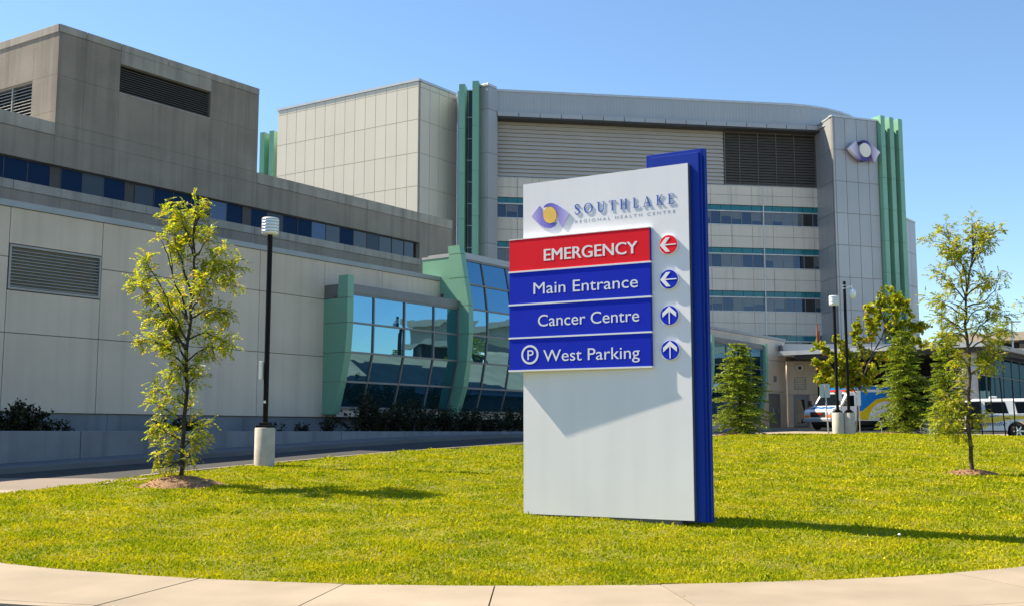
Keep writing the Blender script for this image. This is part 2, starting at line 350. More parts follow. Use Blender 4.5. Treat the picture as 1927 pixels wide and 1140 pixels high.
# kerb line that parts the lawn from the service road, from photograph measurements on the ground
kerbpx = [(0, 931), (60, 923), (120, 915), (185, 909), (235, 901.5), (268, 897.5), (348, 889), (430, 881), (514, 873), (625, 862.5), (742, 852), (860, 843.5), (985, 836)]
kerb = [ground(*p) for p in kerbpx]
kerb2 = [(p.x, p.y) for p in kerb]
far = [(1.6, 35.4), (4, 37.4), (7, 39.6), (9, 42.5), (11, 44.8), (14, 46.4), (16, 49.5), (17, 51), (20.5, 51.5), (22, 48.6), (26, 46.8), (34, 46), (44, 46)]
arcl = [tuple(arcpt(AR + .012 + .022 * math.sin(a * 37) + .018 * math.sin(a * 91 + 1) + .012 * math.sin(a * 173), a)) for a in np.linspace(1.62, -1.05, 420)]
lawn_poly = kerb2 + far + [(44, ACY + .6)] + [p for p in arcl if p[0] > -9.05 or p[1] < 19]
def lawn_bump(x, y):
    return .018 * math.sin(x * 1.7 + 1.3 * math.sin(y * .9)) * math.sin(y * 1.3 + .7 * math.cos(x * 1.1)) + .012 * math.sin(x * 4.1 + y * 2.3)
tag(sheet('lawn', lawn_poly, .55, .012, M['turf'], extra=lawn_bump), kind='structure')

FA = frame_px(606, 785, 40, 35.8)                                   # the long pale precast wall
# service road: pale pinkish apron, dark asphalt lane, walk beside the retaining wall
RW = 3.75                                                            # retaining wall stands this far out from the building
def fa(s, d): v = FA.w(s, d, 0); return (v.x, v.y)
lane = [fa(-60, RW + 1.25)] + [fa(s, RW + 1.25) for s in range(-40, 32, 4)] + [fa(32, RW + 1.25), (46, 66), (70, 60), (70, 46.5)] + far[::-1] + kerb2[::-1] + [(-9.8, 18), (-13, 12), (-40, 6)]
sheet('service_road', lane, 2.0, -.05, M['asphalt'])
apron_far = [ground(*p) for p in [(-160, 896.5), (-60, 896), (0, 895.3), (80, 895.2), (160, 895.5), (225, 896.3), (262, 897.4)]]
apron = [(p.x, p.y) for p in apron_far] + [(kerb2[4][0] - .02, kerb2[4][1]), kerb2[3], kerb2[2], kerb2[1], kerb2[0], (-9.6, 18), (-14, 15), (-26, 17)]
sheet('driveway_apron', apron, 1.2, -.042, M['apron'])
w1 = [ground(*p) for p in [(-150, 940), (-150, 919), (0, 918.5), (98, 920.3), (40, 927), (0, 932.5)]]
sheet('curved_path', [(p.x, p.y) for p in w1], .8, -.026, M['walk'])
w2 = [ground(*p) for p in [(183, 912.5), (205, 906.5), (228, 901.2), (282, 900.6), (262, 904.5), (225, 908.5)]]
sheet('path_ramp', [(p.x, p.y) for p in w2], .8, .024, M['walk'])
def ribbon(name, line, w, z0, z1, m, kindname='structure', closed_ends=True, gaps=0, side=1):
    mb = MB(); n = len(line); L = [Vector(p) for p in line]; outp = []
    for i, p in enumerate(L):
        t = (L[min(n - 1, i + 1)] - L[max(0, i - 1)]).normalized(); outp.append(p + Vector((-t.y, t.x)) * w * side)
    v = []
    for p, q in zip(L, outp):
        b = T(p.x, p.y); v += [(p.x, p.y, b + z0), (p.x, p.y, b + z1), (q.x, q.y, b + z1), (q.x, q.y, b + z0)]
    mb.add(v, [tuple(4 * i + k for k in (a, b)) + tuple(4 * (i + 1) + k for k in (b, a)) for i in range(n - 1) for a, b in ((0, 1), (1, 2), (2, 3))] + [(0, 1, 2, 3), tuple(4 * (n - 1) + k for k in (3, 2, 1, 0))])
    return tag(mb.build(name, m), kind=kindname)
def dense(line, step=.6):
    o = []
    for a, b in zip(line, line[1:]):
        a, b = Vector(a), Vector(b); k = max(1, int((b - a).length / step)); o += [tuple(a.lerp(b, i / k)) for i in range(k)]
    return o + [tuple(line[-1])]
ribbon('kerb', dense(kerb2[5:] + far[:6]), .14, -.08, .045, M['walk'])
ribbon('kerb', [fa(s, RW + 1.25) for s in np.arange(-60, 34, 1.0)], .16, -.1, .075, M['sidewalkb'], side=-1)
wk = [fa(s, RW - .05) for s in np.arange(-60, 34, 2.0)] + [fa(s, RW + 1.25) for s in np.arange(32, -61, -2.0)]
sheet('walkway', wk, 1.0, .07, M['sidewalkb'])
drive = [(2.0, 38.4), (6.5, 42.4), (9, 43.6), (11, 46), (14.2, 47.6), (16.2, 52.4), (21, 53.2), (24, 51), (28, 49), (46, 48), (46, 84), (14, 84), (fa(31, .3)[0], fa(31, .3)[1]), fa(24, 5.1), fa(8, 5.1), fa(6, 5.2)]
sheet('concrete_drive', drive, 2.0, -.03, M['walk'])

# retaining wall with planter behind it
mb = MB(); SE = list(np.arange(-40, 31.1, 3.1)); 
for a, b in zip(SE, SE[1:]):
    za = T(*fa(a, RW)); zb = T(*fa(b, RW)); zb0 = min(za, zb) - .3
    ztop = 1.64 if (a + b) / 2 < 20 else 1.70
    mb.box(FA, a + .012, b - .012, RW - .22, RW, zb0, ztop)
mb.box(FA, -40, 30.5, RW - .2, RW - .03, .2, 1.55, 1)
tag(mb.build('retaining_wall', [M['plinth'], M['joint']], bevel=.015), 'low grey concrete retaining wall along the service road', 'wall')
mb = MB(); mb.box(FA, -40, 30.5, -.4, RW - .2, .3, 1.50); tag(mb.build('planter_soil', M['soil']), kind='structure')

# grass blades over the lawn
def grass():
    N = 620000
    u = rng.random(N); Ymin, Ymax = 10.6, 52.0
    Y = Ymin * (Ymax / Ymin) ** u; X = (rng.random(N) * 2 - 1) * .62 * Y + .2
    poly = np.array(lawn_poly); n = len(poly); ins = np.zeros(N, bool); j = n - 1
    for i in range(n):
        xi, yi = poly[i]; xj, yj = poly[j]
        if yi != yj:
            cnd = ((yi > Y) != (yj > Y)) & (X < (xj - xi) * (Y - yi) / (yj - yi) + xi); ins ^= cnd
        j = i
    for (mx, my, mr) in MULCH: ins &= ((X - mx) ** 2 + ((Y - my) * 1.05) ** 2) > (mr * (.9 + .25 * np.sin(7 * np.arctan2(Y - my, X - mx)))) ** 2
    X, Y = X[ins], Y[ins]; N = len(X)
    fx = [p[0] for p in GY]; fz = [p[1] for p in GY]
    Z = np.interp(Y, fx, fz); sm = lambda a, b, v: (lambda t: t * t * (3 - 2 * t))(np.clip((v - a) / (b - a), 0, 1))
    Z = Z - .30 * sm(15, 24, X) * sm(37, 50, Y) * (1 - sm(58, 75, Y)) + .012
    Z += .018 * np.sin(X * 1.7 + 1.3 * np.sin(Y * .9)) * np.sin(Y * 1.3 + .7 * np.cos(X * 1.1)) + .012 * np.sin(X * 4.1 + Y * 2.3)
    patch = np.sin(X * 2.1 + 1.7 * np.sin(Y * 1.4)) * np.sin(Y * 2.6 + np.sin(X * 1.9)) + .6 * np.sin(X * 6.3 + Y * 1.1) * np.sin(Y * 7.7 - X * 2.0)
    sc = np.clip(Y / 13, .9, 3.2)
    h = (.016 + .020 * rng.random(N)) * (1 + .35 * patch) * (.75 + .25 * sc) + (rng.random(N) > .985) * .04
    w = (.0050 + .0055 * rng.random(N)) * np.minimum(sc, 2.1) * (1 + (rng.random(N) > .8) * .9)
    a = rng.random(N) * 6.283; ln = .25 + .75 * rng.random(N); b = rng.random(N) * 6.283
    dx, dy = np.cos(a) * w, np.sin(a) * w; lx, ly = np.cos(b) * h * ln, np.sin(b) * h * ln
    P = np.empty((N, 4, 3), np.float32)
    P[:, 0] = np.stack([X - dx * .6, Y - dy * .6, Z - .01], 1); P[:, 1] = np.stack([X + dx * .6, Y + dy * .6, Z - .01], 1)
    P[:, 2] = np.stack([X + lx * .55 + dx, Y + ly * .55 + dy, Z + h * .75], 1); P[:, 3] = np.stack([X + lx * 1.15 - dx * .3, Y + ly * 1.15 - dy * .3, Z + h], 1)
    me = bpy.data.meshes.new('grass'); me.vertices.add(4 * N); me.vertices.foreach_set('co', P.ravel())
    me.loops.add(4 * N); me.loops.foreach_set('vertex_index', np.arange(4 * N, dtype=np.int32))
    me.polygons.add(N); me.polygons.foreach_set('loop_start', np.arange(0, 4 * N, 4, dtype=np.int32)); me.polygons.foreach_set('loop_total', np.full(N, 4, np.int32))
    me.materials.append(M['grass']); me.update(calc_edges=True); me.validate()
    o = bpy.data.objects.new('grass', me); COL.objects.link(o)
    tag(o, 'short sunlit yellow-green grass and clover of the lawn', 'grass', kind='stuff')
gL = ground(340, 914); gR = ground(1829, 893)
C1 = Vector((8.95, 43.2)); C2 = Vector((17.7, 50.2))
MULCH = [(gL.x - .02, gL.y - .1, .78), (gR.x, gR.y, .55), (C1.x, C1.y, 1.0), (C2.x, C2.y, 1.15)]
grass()
def mulch(x, y, r, h, lab, seed):
    rr = random.Random(seed); mb = MB(); vs = [(x, y, T(x, y) + .02 + h)]; fs = []; K = 40; rings = 9
    for i in range(1, rings + 1):
        for k in range(K):
            a = 2 * math.pi * k / K; q = i / rings; rad = r * q * (1 + .13 * math.sin(3 * a + seed) + .07 * math.sin(7 * a))
            px, py = x + rad * math.cos(a), y + rad * math.sin(a) * .95
            vs.append((px, py, T(px, py) - (.02 if i == rings else 0) + .02 + h * (1 - q ** 1.7) + rr.uniform(-.018, .02)))
    fs += [(0, 1 + k, 1 + (k + 1) % K) for k in range(K)]
    fs += [(1 + i * K + k, 1 + (i + 1) * K + k, 1 + (i + 1) * K + (k + 1) % K, 1 + i * K + (k + 1) % K) for i in range(rings - 1) for k in range(K)]
    mb.add(vs, fs, 0, True)
    for _ in range(260):                                            # loose chips
        a = rr.random() * 6.28; q = math.sqrt(rr.random()) * r * 1.08; px, py = x + q * math.cos(a), y + q * math.sin(a)
        z = T(px, py) + .03 + max(0, h * (1 - (q / r) ** 1.7)); l = rr.uniform(.02, .05); b = rr.random() * 6.28; c_, s_ = math.cos(b) * l, math.sin(b) * l
        mb.face([(px - c_, py - s_, z), (px + s_ * .35, py - c_ * .35, z + rr.uniform(0, .02)), (px + c_, py + s_, z + rr.uniform(.0, .03)), (px - s_ * .35, py + c_ * .35, z)])
    tag(mb.build('mulch_bed', M['mulch'], recalc=False), lab, 'mulch bed')
mulch(*MULCH[0], .19, 'brown mulch mound around the young tree left of the sign', 1)
mulch(*MULCH[1], .09, 'thin mulch ring under the sparse tree right of the sign', 2)
mulch(*MULCH[2], .10, 'mulch mound under the conifer nearest the blue sign', 3)
mulch(*MULCH[3], .12, 'mulch mound under the conifer in front of the ambulance', 4)

# ------------------------------------------------------------------ low concrete wing on the left
FD = FA.off(0, -5.5)
wing = thing('hospital_wing', FA.w(0, 0, 2.0), 'long low pale precast hospital wing with grey concrete upper storey and slanted glass bays', 'building')
def cells(mb, fr, ss, zs, d0, d1, gap, skip=lambda a, b: False, mi=0):
    for a, b in zip(ss, ss[1:]):
        for c, e in zip(zs, zs[1:]):
            if not skip((a + b) / 2, (c + e) / 2): mb.box(fr, a + gap / 2, b - gap / 2, d0, d1, c + gap / 2, e - gap / 2, mi)
ZB, ZC = 2.15, 7.86
mb = MB()
ss = [-40, -36.9, -33.8, -30.7, -27.6, -24.5, -21.4, -18.35, -15.25, -12.17, -9.25, -6.15, -3.1, 0] + [3.1, 6.55, 9.7, 12.8, 15.9, 18.7, 21.8, 24.9, 28, 31, 34.5, 37.5, 40.9, 44.2]
cells(mb, FA, ss, [ZB, 4.35, 6.45, ZC], -.16, 0, .021, lambda s, z: -12.1 < s < -9.3 or 40.9 < s < 44.2)
cells(mb, FA, [-12.17, -9.25], [ZB, 4.35, 5.53], -.16, 0, .021); cells(mb, FA, [-12.17, -9.25], [6.83, ZC], -.16, 0, .021)
cells(mb, FA, [40.9, 44.2], [4.35, 6.45, ZC], -.16, 0, .021); mb.box(FA, 40.913, 41.1, -.16, 0, 1.9, 4.335); mb.box(FA, 43.2, 44.187, -.16, 0, 1.9, 4.335); mb.box(FA, 41.1, 43.2, -.16, 0, 4.2, 4.335)
mb.box(FA, -40, 44.1, -.3, -.1, 1.9, ZC, 1)
mb.box(FA, 31, 40.9, -.12, -.02, 1.5, ZB)
mb.build('precast_wall', [M['precast'], M['joint']], wing)
mb = MB(); mb.box(FA, -40, 44.25, -.45, .05, ZC, 8.04); mb.build('wall_cap', M['capmetal'], wing, bevel=.01)
mb = MB(); mb.box(FA, -40, 44, -5.6, -.44, 7.6, 7.84); mb.build('roof', M['capmetal'], wing)
mb = MB()
for a in np.arange(-40, 40.5, 2.6): mb.box(FA, a + .008, a + 2.592, -.5, -.06, .9, ZB - .03)
mb.box(FA, -40, 40.5, -.5, -.075, 1.0, ZB - .03, 1); mb.build('plinth', [M['plinth'], M['joint']], wing)
def louvre(fr, s0, s1, z0, z1, d, pitch, m, parent, mulls=(), name='louvre', frame=.06, depth=.16):
    mb = MB(); mb.box(fr, s0, s1, d - depth - .03, d - depth, z0, z1, 1)
    for a, b, c, e in ((s0, s1, z0, z0 + frame), (s0, s1, z1 - frame, z1), (s0, s0 + frame, z0 + frame, z1 - frame), (s1 - frame, s1, z0 + frame, z1 - frame)): mb.box(fr, a, b, d - depth, d + .03, c, e)
    for q in mulls: mb.box(fr, q - .03, q + .03, d - depth, d + .01, z0 + frame, z1 - frame)
    z = z0 + frame + pitch * .2
    while z < z1 - frame - pitch * .6:
        v = [fr.w(s, dd, zz) for s in (s0 + frame, s1 - frame) for dd, zz in ((d, z), (d, z + .018), (d - depth * .8, z + pitch * .75 + .018), (d - depth * .8, z + pitch * .75))]
        mb.add(v, [(0, 1, 2, 3), (7, 6, 5, 4), (0, 4, 5, 1), (1, 5, 6, 2), (2, 6, 7, 3), (3, 7, 4, 0)]); z += pitch
    return mb.build(name, [m, M['dark']], parent)
louvre(FA, -12.15, -9.27, 5.55, 6.81, -.01, .092, M['louvre'], wing)
# upper concrete storey
hz = lambda f, x, y: f.hit(x, y)[1]
hs = lambda f, x, y: f.hit(x, y)[0]
zp = hz(FD, 100, 230); zpb = hz(FD, 100, 255); zt = hz(FD, 113, 45); ztb = hz(FD, 127, 64.5)
wt = hz(FD, 0, 288.4); wb = hz(FD, 0, 333.3); lg = hz(FD, 0, 352); s_c = hs(FD, 113, 45); s_e = hs(FD, 488, 168); s_w = hs(FD, 789.6, 457); s_r = hs(FD, 851, 430)
lz0, lz1 = hz(FD, 225, 174), hz(FD, 227, 121); ls0, ls1 = hs(FD, 227, 121), hs(FD, 397, 175)
mb = MB()
sw = [s_c - 17, s_c - 13, s_c - 9, s_c - 4.5, s_c, s_c + 2.6, s_c + 5.2, s_e - 1.3, s_e, s_e + 3.3, s_e + 6.6, s_w, s_r]
zmid = hz(FD, 290 / 2.85, 660 / 2.85)
cells(mb, FD, [a for a in sw if a <= s_w], [wt, zpb], -.3, 0, .007)
cells(mb, FD, [s_w, s_r], [lg - 1.2, zpb], -.3, 0, .007)
mb.box(FD, s_c - 17, s_w, -.3, -.005, lg - 1.2, lg)
pe = [s_c, hs(FD, 162, 90), ls0, (ls0 + ls1) / 2, ls1, hs(FD, 449, 170), s_e]
cells(mb, FD, pe, [zpb, zmid + .02], -.3, 0, .007)
cells(mb, FD, pe, [zmid + .02, lz0], -.3, 0, .007)
cells(mb, FD, pe, [lz0, ztb], -.3, 0, .007, lambda s, z: ls0 < s < ls1)
FPl = Frame((FD.w(s_c, 0, 0).x, FD.w(s_c, 0, 0).y), 180 - 57.3)
pl = lambda x, y: FPl.hit(x, y)
plz0, plz1 = pl(62, 219)[1], pl(61, 152)[1]; pls = pl(61, 152)[0]
cells(mb, FPl, [-14, pls - 2.6, pls, 0], [zp, plz0, plz1, ztb], -.3, 0, .007, lambda s, z: pls - 2.6 < s < pls and plz0 < z < plz1)
mb.box(FPl, -14, 0, -.4, -.31, zpb, ztb)
mb.box(FD, s_e - .3, s_e, -14, -.31, zpb, ztb)                                   # far return of the penthouse
mb.box(FD, s_r - .3, s_r, -9, -.31, 2, zpb)
mb.box(FD, s_c - 17, s_r - .1, -.4, -.31, lg - 1.2, wb + .05); mb.box(FD, s_c - 17, s_r - .1, -.4, -.31, wt - .02, zpb)
mb.build('concrete_wall', M['ribbed'], wing)
mb = MB()
cells(mb, FD, [a for a in sw if a <= s_c], [zpb, zp], -.3, .03, .014); cells(mb, FD, [a for a in sw if a >= s_e], [zpb, zp], -.3, .03, .014)
cells(mb, FD, pe, [ztb, zt], -.35, .03, .014); mb.box(FD, ls0, ls1, -.3, .02, lz1, ztb + .006)
mb.box(FPl, -14, -.02, -.35, .03, ztb, zt)
cells(mb, FD, [a for a in np.arange(s_c - 17, s_w - .5, 5.2)] + [s_w], [lg, wb], -.3, .03, .014)
mb.box(FD, ls0, ls1, -.3, .012, lz0 - .05, lz0)
mb.build('coping', M['smoothc'], wing, bevel=.012)
mb = MB(); mb.box(FD, s_c, s_e, -13.5, -.36, zt - .5, zt - .3); mb.box(FD, s_c - 17, s_c, -9, -.32, zp - .4, zp - .25); mb.box(FD, s_e, s_r, -9, -.32, zp - .4, zp - .25); mb.build('roof', M['capmetal'], wing)
louvre(FD, ls0, ls1, lz0, lz1, -.1, .085, M['louvred'], wing, (), frame=.04)
louvre(FPl, pls - 2.6, pls, plz0, plz1, -.1, .12, M['louvre'], wing, (pls - 1.32,), frame=.04)
# ribbon of windows
mb = MB(); mb.box(FD, s_c - 17, s_w, -.34, -.24, wb, wt); mb.build('window_backing', M['dark'], wing)
s = s_w - .05; k = 0; rr = random.Random(5); mull = MB()
mull.box(FD, s_c - 17, s_w, -.235, -.18, wb, wb + .03); mull.box(FD, s_c - 17, s_w, -.235, -.18, wt - .03, wt)
pat = ['d', 'd', 'd', 'b', 'd', 'g', 'd', 'B', 'g', 'g', 'b', 'g', 'n', 'g', 'B', 'g', 'g', 'g', 'b', 'n', 'g', 'b', 'g', 'n', 'g', 'g', 'g', 'g', 'g', 'B', 'n', 'g', 'g', 'g', 'g', 'g', 'B', 'n', 'g', 'g', 'g']
while s > s_c - 16.5:
    t_ = pat[k % len(pat)]; w = .42 if t_ == 'n' else .86; w *= rr.uniform(.96, 1.04)
    m_ = {'d': M['wind'], 'b': M['winfd'], 'g': M['blueglass'], 'n': M['brownm'], 'B': M['win']}[t_]
    q = MB(); tl = rr.uniform(-.012, .012)
    v = [FD.w(a, -.2 + b + (tl if a == s else -tl), z) for a in (s - w + .016, s - .010) for b, z in ((0, wb + .03), (0, wt - .03), (-.03, wt - .03), (-.03, wb + .03))]
    q.add(v, [(0, 1, 2, 3), (7, 6, 5, 4), (0, 4, 5, 1), (1, 5, 6, 2), (2, 6, 7, 3), (3, 7, 4, 0)])
    q.build('spandrel_panel' if t_ == 'n' else 'window', m_, wing)
    mull.box(FD, s - w - .012, s - w + .018, -.235, -.188, wb + .036, wt - .036); s -= w; k += 1
mull.build('window_frame', M['brownm'], wing)

# slanted glass bays with green fins
def itp(prof, z):
    if z <= prof[0][0]: return prof[0][1]
    for (a, da), (b, db) in zip(prof, prof[1:]):
        if z <= b: return da + (db - da) * (z - a) / (b - a)
    return prof[-1][1]
def fin(fr, s0, s1, prof, rear, joints, parent):
    mb = MB()
    for za, zb in zip(joints, joints[1:]):
        a, b = za + .012, zb - .012; zs = [a] + [z for z, _ in prof if a + .05 < z < b - .05] + [(a + b) / 2] + [b]; zs = sorted(set(zs))
        poly = [(itp(prof, z), z) for z in zs] + [(itp(rear, b), b), (itp(rear, a), a)]
        mb.prism_dz(fr, poly, s0, s1)
    zs = np.linspace(joints[0] + .05, joints[-1] - .05, 24)
    mb.prism_dz(fr, [(itp(prof, z) - .03, z) for z in zs] + [(itp(rear, z) + .01, z) for z in zs[::-1]], s0 + .02, s1 - .02, 1)
    return mb.build('green_fin', [M['green'], M['joint']], parent)
def glazing(fr, cols, rows, prof, parent, seed):
    rr = random.Random(seed); mu = MB(); zz = lambda a, b: [a] + [z for z, _ in prof if a + .05 < z < b - .05] + [b]
    for a, b in zip(cols, cols[1:]):
        for c, e in zip(rows, rows[1:]):
            j = rr.uniform(-.006, .006); q = MB()
            v = []
            for s_, jj in ((a + .02, j), (b - .02, -j)):
                v += [fr.w(s_, itp(prof, c + .02) + jj, c + .02), fr.w(s_, itp(prof, e - .02) + jj * .4, e - .02), fr.w(s_, itp(prof, e - .02) - .03, e - .02), fr.w(s_, itp(prof, c + .02) - .03, c + .02)]
            q.add(v, [(0, 1, 2, 3), (7, 6, 5, 4), (0, 4, 5, 1), (1, 5, 6, 2), (2, 6, 7, 3), (3, 7, 4, 0)]); q.build('glass_pane', M['bay'], parent)
    for s_ in cols:
        zs = zz(rows[0], rows[-1]); mu.prism_dz(fr, [(itp(prof, z) + .05, z) for z in zs] + [(itp(prof, z) - .08, z) for z in zs[::-1]], s_ - .03, s_ + .03)
    for z in rows: mu.box(fr, cols[0] + .031, cols[-1] - .031, itp(prof, z) - .08, itp(prof, z) + .045, z - .035, z + .035)
    mu.build('mullions', M['mullion'], parent)
finp = [(2.22, .55), (3.4, .90), (4.45, 1.12), (5.5, 1.2), (7.28, 1.2)]
finr = [(2.22, -.0), (6.44, 0.0), (6.46, .69), (7.28, .74)]
fin(FA, -.02, .29, finp, finr, [2.24, 3.42, 4.47, 5.55, 6.45, 7.28], wing)
g1 = [(2.5, .47), (3.45, .73), (4.5, .98), (5.55, 1.0), (6.62, 1.0)]
glazing(FA, [.31, 1.56, 3.29, 5.05, 6.58], [2.5, 3.44, 4.5, 5.58, 6.62], g1, wing, 1)
mb = MB(); mb.box(FA, .0, 6.60, .003, .68, 6.46, 6.96); mb.box(FA, .29, 6.60, .68, 1.07, 6.655, 6.98); mb.build('bay_header', M['mullion'], wing); mb = MB(); mb.box(FA, .3, 6.6, .003, .40, 2.17, 2.46); mb.build('bay_sill', M['precast'], wing)
f2p = [(2.2, .84), (3.4, 1.29), (4.5, 1.48), (5.6, 1.58), (6.75, 1.56), (7.9, 1.33), (8.95, 1.12), (9.3, 1.04)]
f2r = [(2.2, .02), (7.1, .02), (7.2, .5), (8.9, .5), (9.3, .44)]
fin(FA, 6.61, 6.92, f2p, f2r, [2.22, 3.42, 4.47, 5.6, 6.75, 7.92, 8.93, 9.3], wing)
g2 = [(2.45, .62), (3.4, .9), (4.45, 1.10), (5.6, 1.24), (6.6, 1.24), (7.65, 1.10), (8.75, .88)]
glazing(FA, [6.94, 8.3, 10.05, 11.8, 13.55, 15.3, 17.05], [2.45, 3.42, 4.47, 5.6, 6.68, 7.72, 8.75], g2, wing, 2)
mb = MB(); mb.box(FA, 6.93, 17.3, -.9, .95, 8.79, 9.05); mb.box(FA, 17.08, 17.3, -.9, .9, 7.5, 8.78); mb.build('bay_header', M['silver'], wing); mb = MB(); mb.box(FA, 6.93, 17.1, .003, .5, 2.15, 2.40); mb.build('bay_sill', M['precast'], wing)
mb = MB(); mb.box(FA, 6.64, 6.92, -.95, .49, 7.3, 8.82); mb.box(FA, 6.93, 17.05, -.95, -.7, 8.05, 8.78); mb.box(FA, 17.08, 17.36, -.95, .49, 7.3, 8.82); mb.build('bay_side_wall', M['green'], wing)
mb = MB(); mb.box(FA, 6.62, 6.93, -.98, .49, 8.83, 8.93); mb.build('bay_cap', M['lightmet'], wing)
glazing(FA, [30.6, 32.4, 34.2, 36.0, 37.9], [2.5, 3.44, 4.5, 5.58, 6.9], [(2.5, .47), (3.45, .73), (4.5, .98), (5.55, 1.0), (6.9, 1.0)], wing, 3)
mb = MB(); mb.box(FA, 30.4, 37.95, .003, 1.07, 6.94, 7.2); mb.build('bay_header', M['mullion'], wing)
fin(FA, 37.95, 38.3, finp, [(2.22, 0), (7.28, 0)], [2.24, 3.42, 4.47, 5.55, 6.45, 7.28], wing)
fin(FA, 30.1, 30.4, finp, [(2.22, 0), (7.28, 0)], [2.24, 3.42, 4.47, 5.55, 6.45, 7.28], wing)

def door(fr, s0, s1, z0, z1, d, parent, leaves=1):
    mb = MB(); f = .12
    for a, b, c, e in ((s0, s0 + f, z0, z1), (s1 - f, s1, z0, z1), (s0 + f, s1 - f, z1 - .14, z1)): mb.box(fr, a, b, d - .2, d, c, e)
    w = (s1 - s0 - 2 * f) / leaves; dp = MB(); gl = MB(); hd = MB()
    for i in range(leaves):
        a = s0 + f + i * w + .012; b = a + w - .024; st = .14
        for c0, c1, e0, e1 in ((a, a + st, z0 + .02, z1 - .16), (b - st, b, z0 + .02, z1 - .16), (a + st, b - st, z0 + .02, z0 + .24), (a + st, b - st, z1 - .32, z1 - .16), (a + st, b - st, z0 + 1.0, z0 + 1.12)): dp.box(fr, c0, c1, d - .13, d - .07, e0, e1)
        gl.box(fr, a + st, b - st, d - .115, d - .1, z0 + .24, z0 + 1.0); gl.box(fr, a + st, b - st, d - .115, d - .1, z0 + 1.12, z1 - .32)
        hd.box(fr, b - .11, b - .06, d - .069, d - .03, z0 + .9, z0 + 1.25)
    o = mb.build('door', M['doorm'], parent); dp.build('door_leaf', M['doorm'], o); gl.build('door_glass', M['wind'], o); hd.build('handle', M['lightmet'], o); return o
door(FA, 41.1, 43.2, 2.0, 4.2, -.04, wing, 2)
mb = MB(); mb.box(FA, 42.0, 42.5, -.05, .03, 5.0, 5.4); mb.build('wall_vent', M['louvre'], wing)

# ------------------------------------------------------------------ the tall hospital tower behind
FT = frame_px(932, 371, 100, 81)
tower = thing('hospital_tower', FT.w(0, 0, 2.0), 'tall grey hospital tower with banded windows, cream block and green fins', 'building')
def panels(name, fr, ss, zs, d, m, gap=.045, thick=.25, parent=tower, label=None):
    mb = MB(); cells(mb, fr, ss, zs, d - thick, d, gap); mb.box(fr, ss[0] + .02, ss[-1] - .02, d - thick, d - .04, zs[0], zs[-1] - .02, 1)
    return mb.build(name, [m, M['creamj'] if m is M['cream'] else M['joint']], parent)
# cream block: a sunny left face and a shaded right face
FBl = frame_px(788, 148, 96, 180 - 57.3); FBr = frame_px(788, 148, 96, 35.8)
zcr = [2, 8.5, 14.6, 20.4, 23.46, 26.5, 29.58, 32.6, 33.1]
zcr = [2, 8.5, 14.3, 17.35, 20.4, 23.46, 26.52, 29.58, 32.62, 33.12]
panels('cream_wall', FBl, list(np.linspace(-17.5, -.0, 15)), zcr, 0, M['cream'])
panels('cream_wall', FBr, list(np.linspace(.26, 5.6, 5)), zcr, 0, M['cream'])
mb = MB(); mb.box(FBl, -17.6, .07, -.5, .07, 33.13, 33.36); mb.box(FBr, .075, 5.4, -.5, .07, 33.13, 33.36); mb.build('roof_flashing', M['lightmet'], tower)
mb = MB(); mb.box(FBl, -17.4, -.3, -11, -.5, 32.4, 32.8); mb.build('roof', M['capmetal'], tower)
mb = MB(); mb.box(FBl, -17.5, -17.2, -11, -.26, 2, 33.1); mb.build('side_wall', M['cream'], tower)
# piers and green fins between the cream block and the banded front
def tz(y, Y): return at(963, y, Y).z
def vfin(px0, px1, ytop, Y, depth, zbot, name='green_fin', m=None, az=90, jo=4.2):
    a, b = at(px0, 400, Y), at(px1, 400, Y); f = Frame((a.x, a.y), az); w = (b - a).length; zt_ = tz(ytop, Y); mb = MB(); z = zt_
    while z > zbot:
        z0 = max(zbot, z - jo); mb.box(f, 0, w, -depth, 0, z0 + .03, z); z = z0
    mb.box(f, .03, w - .03, -depth + .03, -.03, zbot, zt_ - .05, 1)
    return mb.build(name, [m or M['green'], M['joint']], tower)
vfin(859.5, 865, 172, 98.6, 2.2, 2, 'silver_pier', M['silver'])
vfin(862.5, 874, 159, 97.6, 1.3, 2, az=97)
mb = MB(); a = at(872, 400, 99.2); f = Frame((a.x, a.y), 90)
zt_ = tz(164, 99.2); mb.box(f, -.3, .95, -2, -.3, 2, zt_ - .2); mb.build('silver_pier', M['silver'], tower)
mb = MB(); zs = list(np.arange(2, zt_ - 2, 2.05)) + [zt_ - .3]; glm = MB()
for c, e in zip(zs, zs[1:]): mb.box(f, 0, .38, -.29, -.12, c + .05, e - .05); mb.box(f, .42, .82, -.29, -.12, c + .05, e - .05)
mb.build('stair_window', M['wind'], tower)
for z in zs: glm.box(f, -.02, .84, -.28, -.07, z - .045, z + .045)
glm.box(f, .385, .415, -.28, -.05, 2, zt_ - .3); glm.build('window_frame', M['lightmet'], tower)
vfin(888, 900, 153, 97.6, 1.3, 2, az=97)
PB = frame_px(918.5, 161, 97.8, 125); PR = frame_px(918.5, 161, 97.8, 38)
zpr = [2, 6, 10.2, 14.4, 18.6, 22.8, 27.0, 31.1, tz(162, 97.8)]
panels('silver_pier', PB, [-1.35, -.02], zpr, 0, M['silver'], .05, 1.0)
panels('silver_pier', PR, [.02, 1.42], zpr, 0, M['silver'], .05, .6)
mb = MB(); mb.box(PB, -1.3, .06, -1.3, .06, zpr[-1] + .01, zpr[-1] + .25); mb.build('pier_cap', M['lightmet'], tower, bevel=.02)
